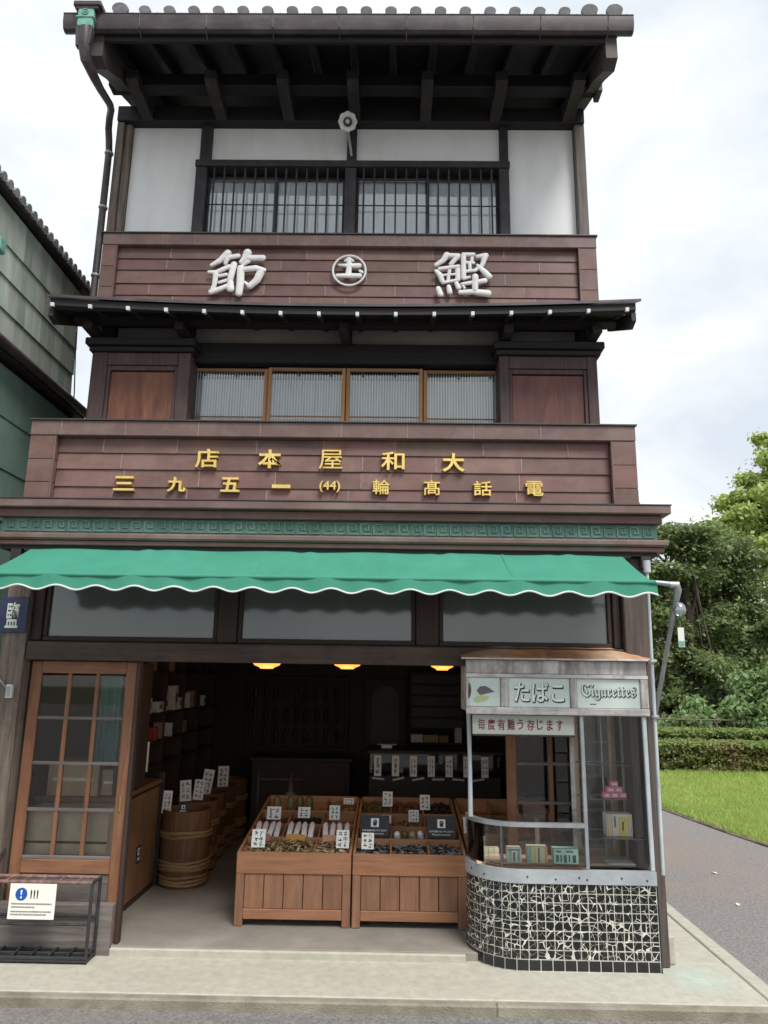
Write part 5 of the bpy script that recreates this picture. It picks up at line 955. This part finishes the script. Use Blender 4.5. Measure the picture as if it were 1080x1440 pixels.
sc_ = thing('weighing_scale', (-.02, 3.0, 1.05), 'small pale weighing scale at the end of the glass counter', 'scale'); ob('body', B(-.10, .02, 2.75, 2.9, 1.051, 1.09, .006), steel, sc_); ob('pan', B(-.14, .06, 2.72, 2.93, 1.091, 1.098, .002), steel, sc_)
hr = thing('hand_rail', (-1.2, 2.4, .05), 'dark metal rail behind the left display stand', 'rail'); ob('upright', MB().tube([(-1.27, 2.2, .052), (-1.27, 2.2, .85)], .016, 8), black_steel, hr); ob('bar', MB().tube([(-1.27, 2.2, .80), (-.85, 2.2, .80)], .012, 8), black_steel, hr)
bt = thing('bottle', (-.93, 2.1, .7), 'dark bottle standing behind the left display stand', 'bottle'); ob('glass', sm(MB().lathe([(.045, 0), (.047, .12), (.03, .17), (.016, .19), (.016, .25)], 14, (-.93, 2.0, .62)), 'bottle'), black_card, bt); ob('label', sm(MB().lathe([(.0478, .04), (.0478, .10)], 14, (-.93, 2.0, .62), False), 'label'), ink_grey, bt)
tb_ = thing('stock_table', (-.85, 1.98, .05), 'dark table behind the left stand carrying a bottle', 'table'); ob('top', B(-1.1, -.6, 1.85, 2.15, .59, .619, .004), int_brown, tb_)
for a, b in ((-1.08, 1.88), (-.62, 1.88), (-1.08, 2.12), (-.62, 2.12)): ob('leg', B(a-.02, a+.02, b-.02, b+.02, .052, .589, .003), int_brown, tb_)
shade_m = emis('lamp_glow', (1.0, .34, .06), 1.1)
for i, (x, y, r) in enumerate(((-1.075, 1.2, .132), (-.39, 1.35, .135), (.435, 1.2, .115))):
    lp = thing('pendant_lamp', (x, y, 1.84), f'glowing amber pendant lamp, {("left", "middle", "right")[i]} of three under the lintel', 'lamp', 'amber pendant lamps')
    ob('shade', sm(MB().lathe([(r*.42, 0), (r*.45, .006), (r*.5, .012), (r*.8, .028), (r, .06), (r, .075), (r*.55, .11), (r*.2, .13)], 24, (x, y, 1.842-.008*(i == 0))), 'shade'), shade_m, lp)
    pl_ = bpy.data.lights.new('pendant_glow', 'POINT'); pl_.energy = .9; pl_.color = (1, .62, .3); pl_.shadow_soft_size = .05; po = bpy.data.objects.new('pendant_glow', pl_); col.objects.link(po); po.parent = lp; po.location = (0, 0, -.07)
    ob('cord', MB().tube([(x, y, 1.95), (x, y, 2.555)], .006, 6), black_card, lp); ob('cap', MB().lathe([(r*.25, .131), (r*.2, .16), (.01, .165)], 12, (x, y, 1.842)), black_steel, lp)
# behind the left door
cu_ = thing('door_curtain', (-2.0, .3, .9), 'teal striped curtain behind the left sliding door', 'curtain'); V = []
for i in range(31): xx = -2.10+.20*i/30; V += [(xx, .16+.012*math.sin(i*1.3), 1.14), (xx, .16+.012*math.sin(i*1.3), 1.84)]
ob('cloth', sm(MB().add(V, [(2*i, 2*i+1, 2*i+3, 2*i+2) for i in range(30)]), 'cloth'), tealc, cu_)
for i, (a, b, c, d, lab) in enumerate(((-2.50, -2.13, .902, 1.13, 'brown cardboard box on the cabinet behind the left door panes'), (-2.12, -1.975, .902, 1.08, 'smaller cardboard box on the cabinet by the door edge'))): carton('cardboard_box', lab, a, b, .37+.05*i, .7, c, d, mat('light_cardboard', (.46, .33, .21), (.36, .25, .16), (4, 4, 4), .8, bump=.03), [(.1, .9, .45, .55, paper_warm)])
carton('crate', 'grey crate low behind the left sliding door', -2.50, -1.93, .10, .34, .06, .86, mat('dusty_crate', (.50, .40, .30), (.38, .30, .22), (5, 5, 5), .8, bump=.1), [(.0, 1, .45, .47, post_brown), (.0, 1, .72, .74, post_brown)], 'crate')

# ------------------------------------------------------------------ umbrella stand, notice, leaflet board
U = thing('umbrella_stand', (-2.4, -.1, 0), 'black metal umbrella stand with a slotted bottom tray in front of the left door', 'umbrella stand')
ux0, ux1, uy0, uy1 = -2.93, -1.89, -.20, -.065
for a in (ux0, ux1, ):
    for b in (uy0, uy1): ob('leg', sm(MB().tube([(a, b, .002), (a, b, .47)], .011, 8), 'leg'), black_steel, U)
for y in (uy0, uy1):
    ob('top_rail', sm(MB().tube([(ux0, y, .468), (ux1, y, .468)], .0115, 8), 'rail'), rust_rail, U); ob('middle_rail', sm(MB().tube([(ux0, y, .225 if y == uy0 else .235), (ux1, y, .225 if y == uy0 else .235)], .009, 8), 'rail'), black_steel, U)
for a in (ux0, ux1): ob('end_bar', sm(MB().tube([(a, uy0, .468), (a, uy1, .468)], .011, 8), 'bar'), black_steel, U)
for i in range(1, 9): a = ux0+(ux1-ux0)*i/9; ob('slot_bar', sm(MB().tube([(a, uy0, .466), (a, uy1, .466)], .006, 6), 'bar'), rust_rail, U)
ob('tray', B(ux0-.01, ux1+.01, uy0-.015, uy1+.01, .012, .026, .003), black_steel, U)
for y in (uy0-.012, uy1+.004, (uy0+uy1)/2): ob('tray_bar', B(ux0-.01, ux1+.01, y-.005, y+.005, .0265, .045, .003), black_steel, U)
for i in range(10): a = ux0+(ux1-ux0)*i/9; ob('tray_bar', B(a-.006, a+.006, uy0-.006, uy1-.002, .0455, .056, .002), black_steel, U)
NT = thing('notice_card', (-2.40, -.22, .26), 'white notice with a blue exclamation circle hung on the umbrella stand', 'notice')
nx0, nx1, nz0, nz1 = -2.405, -2.11, .255, .462; ny = uy0-.0135
ob('sheet', B(nx0, nx1, ny-.003, ny, nz0, nz1, 0), mat('notice_paper', (.80, .80, .72), (.74, .75, .66), (6, 6, 6), .7, bump=0), NT)
blue = mat('sign_blue', (.012, .10, .42), (.012, .09, .38), rough=.5, bump=0)
q = MB(); q.prism([(nx0+.075+.038*math.cos(2*math.pi*k/24), nz1-.062+.038*math.sin(2*math.pi*k/24)) for k in range(24)], ny-.0042, ny-.0032); ob('blue_disc', q, blue, NT)
ob('exclamation', MB().prism([(nx0+.069, nz1-.038), (nx0+.081, nz1-.038), (nx0+.078, nz1-.068), (nx0+.072, nz1-.068)], -.0053+ny, -.0044+ny), ink_white, NT); ob('exclamation', MB().prism([(nx0+.075+.006*math.cos(2*math.pi*k/10), nz1-.081+.006*math.sin(2*math.pi*k/10)) for k in range(10)], ny-.0053, ny-.0044), ink_white, NT)
for i in range(3):
    a = nx0+.138+i*.020; ob('umbrella_icon', MB().prism([(a-.005, nz1-.045), (a, nz1-.032), (a+.005, nz1-.045), (a+.0025, nz1-.088), (a-.0025, nz1-.088)], ny-.0042, ny-.0032), ink, NT)
for i, (z, l) in enumerate(((.118, .255), (.137, .15), (.163, .25), (.180, .22))):
    q = MB(); xx = nx0+.018; rr = random.Random(i)
    while xx < nx0+.018+l: d = rr.uniform(.004, .009); q.box(xx, xx+d, ny-.0042, ny-.0032, nz1-z-.0045, nz1-z+.0045, 0); xx += d+.003
    ob('lettering', q, ink_grey, NT, kind='stuff')
lb = thing('leaflet_board', (-2.72, -.12, .48), 'white slanted leaflet board with a black edge at the left end of the stand', 'board')
q = MB(); q.T = Matrix.Translation((-2.76, -.17, .50))@Matrix.Rotation(R(38), 4, 'X'); q.box(-.19, .19, 0, .20, 0, .006, 0); ob('sheet', q, white_paint, lb)
q = MB(); q.T = Matrix.Translation((-2.76, -.17, .492))@Matrix.Rotation(R(38), 4, 'X'); q.box(-.20, .20, -.008, .21, -.006, .0055, .002); ob('tray', q, black_steel, lb)
ob('support', B(-2.79, -2.73, -.10, -.06, .478, .53, .003), black_steel, lb)
# ====PART4====
# ------------------------------------------------------------------ planting
def leaves(cent, rad, n, size, mesh='crown', flat_=.0, asp=1.7):
    """n leaf faces gathered in clumps; cent (k,3), rad (k,3)"""
    k = len(cent); idx = rng.integers(0, k, n); d = rng.normal(size=(n, 3)); d /= np.linalg.norm(d, axis=1)[:, None]
    r = rng.random(n)**.45*np.where(rng.random(n) < .17, rng.uniform(1.2, 2.0, n), 1.); p = cent[idx]+d*r[:, None]*rad[idx]
    nv = d*.7+rng.normal(size=(n, 3))*.7+np.array([0, 0, .5+flat_]); nv /= np.linalg.norm(nv, axis=1)[:, None]
    t = np.cross(nv, rng.normal(size=(n, 3))); t /= np.linalg.norm(t, axis=1)[:, None]; b = np.cross(nv, t)
    s = size*rng.uniform(.4, 1.5, n)[:, None]; V = np.empty((n, 4, 3)); V[:, 0] = p-t*s*asp*.5; V[:, 1] = p+b*s*.5; V[:, 2] = p+t*s*asp*.5; V[:, 3] = p-b*s*.5
    me = bpy.data.meshes.new(mesh); me.from_pydata(V.reshape(-1, 3).tolist(), [], np.arange(n*4).reshape(-1, 4).tolist()); return me
def clumps(ells, k, cr_):
    """clump centres on and inside ellipsoids [(c, r)]"""
    C = []; 
    vol = np.array([e[1][0]*e[1][1]*e[1][2] for e in ells])**.67; vol /= vol.sum()
    for i in rng.choice(len(ells), k, p=vol):
        c, r = ells[i]; d = rng.normal(size=3); d /= np.linalg.norm(d); C.append(np.array(c)+d*np.array(r)*rng.uniform(.45, 1.0))
    C = np.array(C); return C, np.c_[rng.uniform(.7, 1.3, (k, 1))*np.array(cr_)]
def tree(name, label, base, trunk, ells, k, cr_, n, size, lm, group='trees beyond the lawn', flat_=0, tr=.16, cat='tree'):
    t_ = thing(name, base, label, cat, group); C, Rr = clumps(ells, k, cr_)
    ob('crown', leaves(C, Rr, n, size, flat_=flat_), lm, t_)
    pts_ = [Vector(p) for p in trunk]; q = MB(); q.tube(pts_, [tr*(1-.6*i/(len(pts_)-1)) for i in range(len(pts_))], 9); ob('trunk', sm(q, 'trunk'), bark, t_)
    for c in C[rng.choice(k, min(12, k), replace=False)]:
        j = random.randrange(max(1, len(pts_)//2), len(pts_)); a = pts_[j]; c = Vector(c); mid = (a+c)/2+Vector((0, 0, -.15*(c-a).length*.5+random.uniform(-.2, .2)))
        ob('limb', MB().tube([a, mid, c], [tr*.38, tr*.25, tr*.08], 6), bark, t_)
    return t_
# broad light-green tree, far right
tree('broadleaf_tree', 'tall light green broadleaf tree with open branches at the right edge', (14.9, 22, -.1), [(14.9, 22, -.1), (14.7, 22, 3), (14.3, 22, 5.5), (14.0, 22, 8)], [((14.0, 22, 8.2), (1.7, 1.8, 1.3)), ((12.7, 22, 7.6), (1.0, 1.3, .8)), ((15.3, 22, 10.6), (1.7, 1.8, 1.3)), ((15.8, 22, 7.9), (2.2, 2.0, 1.6)), ((13.0, 21.5, 6.6), (1.1, 1.2, .5)), ((14.6, 22, 6.4), (1.2, 1.2, .7))], 130, (.48, .48, .32), 52000, .105, leaf_light, tr=.32)
# dark pine with layered pads, left
tree('pine_tree', 'dark layered pine tree beside the awning arm with a leaning bare trunk', (8.75, 17, -.1), [(8.75, 17, -.1), (8.7, 17, 1.6), (8.85, 17, 3.4), (8.75, 17, 5.2), (8.9, 17, 6.3)], [((8.9, 17, 6.1), (1.2, 1.1, .5)), ((8.2, 17, 4.9), (1.2, 1.2, .4)), ((9.3, 17, 5.4), (1.0, 1.0, .35)), ((8.2, 17, 3.5), (1.1, 1.1, .4)), ((8.0, 17, 2.4), (1.3, 1.2, .45)), ((9.2, 17, 2.2), (.9, .9, .35)), ((7.6, 17, 1.5), (1.0, 1.0, .4))], 70, (.55, .55, .26), 40000, .075, leaf_pine, flat_=.5, tr=.17)
tree('conifer_tree', 'dense dark green rounded conifer in the middle of the trees', (11.3, 19.5, -.1), [(11.3, 19.5, -.1), (11.35, 19.5, 2), (11.2, 19.5, 4), (11.1, 19.5, 5.8)], [((11.0, 19.5, 5.7), (1.0, 1.0, .8)), ((11.2, 19.5, 4.6), (1.6, 1.5, .9)), ((11.2, 19.5, 3.4), (1.9, 1.7, .8)), ((11.6, 19.5, 2.3), (1.5, 1.5, .5))], 80, (.6, .6, .32), 46000, .085, leaf_pine, flat_=.4, tr=.19)
tree('broadleaf_tree', 'yellow-green bushy tree below the tall one at the right edge', (15.2, 21, -.1), [(15.2, 21, -.1), (15.1, 21, 2), (15.0, 21, 4)], [((14.6, 21, 5.2), (1.5, 1.5, 1.4)), ((15.4, 21, 3.6), (1.8, 1.6, 1.3)), ((14.2, 21, 3.2), (1.0, 1.0, .8))], 50, (.7, .7, .5), 20000, .14, leaf_yel, tr=.2)
tree('round_shrub', 'pale green leafy shrub in front of the trees at the right edge', (9.5, 13.6, -.1), [(9.5, 13.6, -.1), (9.5, 13.6, .8), (9.5, 13.6, 1.4)], [((9.55, 13.6, 1.45), (1.15, 1.0, .85)), ((9.0, 13.6, .9), (.8, .8, .6)), ((10.2, 13.6, 1.3), (1.1, .9, 1.1))], 60, (.34, .34, .26), 22000, .075, leaf_shrub, tr=.06, cat='shrub')
tree('low_shrub', 'low green shrub behind the fence left of the pale shrub', (7.75, 14.2, -.1), [(7.75, 14.2, -.1), (7.75, 14.2, .5), (7.8, 14.2, .7)], [((7.7, 14.2, .75), (.75, .6, .45)), ((7.3, 14.2, .5), (.7, .6, .3))], 24, (.26, .26, .2), 7000, .075, leaf_shrub, tr=.04, cat='shrub')
tree('broadleaf_tree', 'far green tree showing its top just above the copper cornice', (7.7, 26, -.1), [(7.7, 26, -.1), (7.8, 26, 4), (7.9, 26, 7)], [((8.2, 26, 6.2), (2.0, 2, 1.6)), ((8.3, 26, 8.2), (1.6, 1.4, 1.2)), ((10.2, 26, 5.2), (1.8, 1.6, 1.6))], 50, (.8, .8, .6), 14000, .20, leaf_dark, tr=.25)
for i, (x, y, hgt, lm, lab) in enumerate(((12.0, 33, 5.0, leaf_dark, 'dim far tree behind the conifer'), (17.0, 34, 6.0, leaf_yel, 'far yellowish tree between the conifer and the tall tree'), (22, 33, 7.5, leaf_dark, 'far dark tree beyond the right edge trees'), (13.8, 27, 3.3, leaf_dark, 'low dark tree under the branches of the tall tree'), (9.0, 29, 4.0, leaf_yel, 'far pale tree behind the pine'))):
    tree('background_tree', lab, (x, y, -.1), [(x, y, -.1), (x, y, hgt*.5), (x, y, hgt*.8)], [((x, y, hgt*.62), (2.6, 2.0, hgt*.38)), ((x-1.2, y, hgt*.4), (2.2, 2, hgt*.3)), ((x+1.3, y, hgt*.42), (2.2, 2, hgt*.32))], 40, (1.0, 1.0, .7), 7500, .26, lm, 'far trees', tr=.2)
# thatched roof house behind the trees
H = thing('thatched_house', (13.0, 30, -.1), 'low house with a grey thatched roof behind the trees', 'house'); th = mat('grey_thatch', (.36, .31, .29), (.26, .22, .21), (3, 3, 12), .95, bump=.4)
ob('wall', B(10.0, 17.0, 30, 34, -.12, 2.0, 0), mat('dark_house_wall', (.04, .035, .03), (.03, .025, .022), rough=.9, bump=0), H); ob('roof', MB().add([(9.2, 29, 1.9), (17.8, 29, 1.9), (17.8, 35, 1.9), (9.2, 35, 1.9), (10.8, 32, 4.3), (16.2, 32, 4.3)], [(0, 1, 5, 4), (1, 2, 5), (2, 3, 4, 5), (3, 0, 4), (0, 3, 2, 1)]), th, H)
ob('ridge', B(10.9, 16.1, 31.85, 32.15, 4.25, 4.45, .05), th, H); ob('door', B(12.2, 13.4, 29.95, 29.998, -.1, 1.7, 0), mat('house_door', (.09, .06, .045), (.07, .05, .04), rough=.8, bump=.1), H)
def hedge(label, x0, x1, y0, y1, z1, lm, n, topm=None):
    t_ = thing('hedge', ((x0+x1)/2, y0, -.1), label, 'hedge', 'clipped hedges behind the lawn')
    k = 400; C = np.c_[rng.uniform(x0, x1, k), rng.uniform(y0, y1, k), rng.uniform(-.05, z1-.08, k)]
    fr = rng.random(k) < .5; C[fr, 1] = y0+.06; tp = rng.random(k) < .35; C[tp, 2] = z1-.07+rng.normal(0, .02, tp.sum())
    ob('foliage', leaves(C, np.tile([.28, .12, .09], (k, 1)), n, .045, 'foliage'), lm, t_)
    if topm: Ct = np.c_[rng.uniform(x0, x1, 200), rng.uniform(y0, y1, 200), np.full(200, z1+.0)]; ob('top_growth', leaves(Ct, np.tile([.3, .2, .05], (200, 1)), n//3, .045, 'top', .6), topm, t_)
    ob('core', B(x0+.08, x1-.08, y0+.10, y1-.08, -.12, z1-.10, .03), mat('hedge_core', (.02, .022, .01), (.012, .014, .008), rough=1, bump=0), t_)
hedge('long clipped hedge at the back of the lawn, nearer of the two', 4.2, 15, 11.0, 11.7, .50, leaf_hedge, 60000, leaf_hedge2); hedge('farther pale green hedge rising behind the front one', 4.0, 15, 12.4, 13.1, .68, leaf_hedge2, 34000, leaf_hedge2)
F_ = thing('bamboo_fence', (7, 13.6, -.1), 'low rustic fence of thin rails behind the hedges', 'fence'); fm = mat('fence_wood', (.22, .16, .13), (.12, .085, .07), (9, 9, 9), .85, bump=.2)
for i in range(16): ob('post', MB().tube([(5.4+i*.42, 13.45, -.1), (5.4+i*.42, 13.45, .98+.03*(i % 2))], .022, 6), fm, F_)
for z in (.62, .88): ob('rail', MB().tube([(5.2, 13.42, z), (12.2, 13.42, z)], .016, 6), fm, F_)
# fallen leaves on the path
for i, (x, y) in enumerate(((2.95, 1.55), (3.2, 2.6), (3.0, 3.6), (2.75, 4.6))):
    q = MB(); q.T = Matrix.Translation((x, y, -.055))@Matrix.Rotation(random.uniform(0, 6), 4, 'Z'); q.add([(-.05, 0, 0), (-.01, .022, .006), (.05, 0, .002), (0, -.02, .008)], [(0, 1, 2, 3)]); ob('fallen_leaf', q, paper_warm, label=f'dry pale leaf lying on the path, {("nearest", "second", "third", "farthest")[i]} from the kerb corner', cat='leaf', group='fallen leaves on the path')
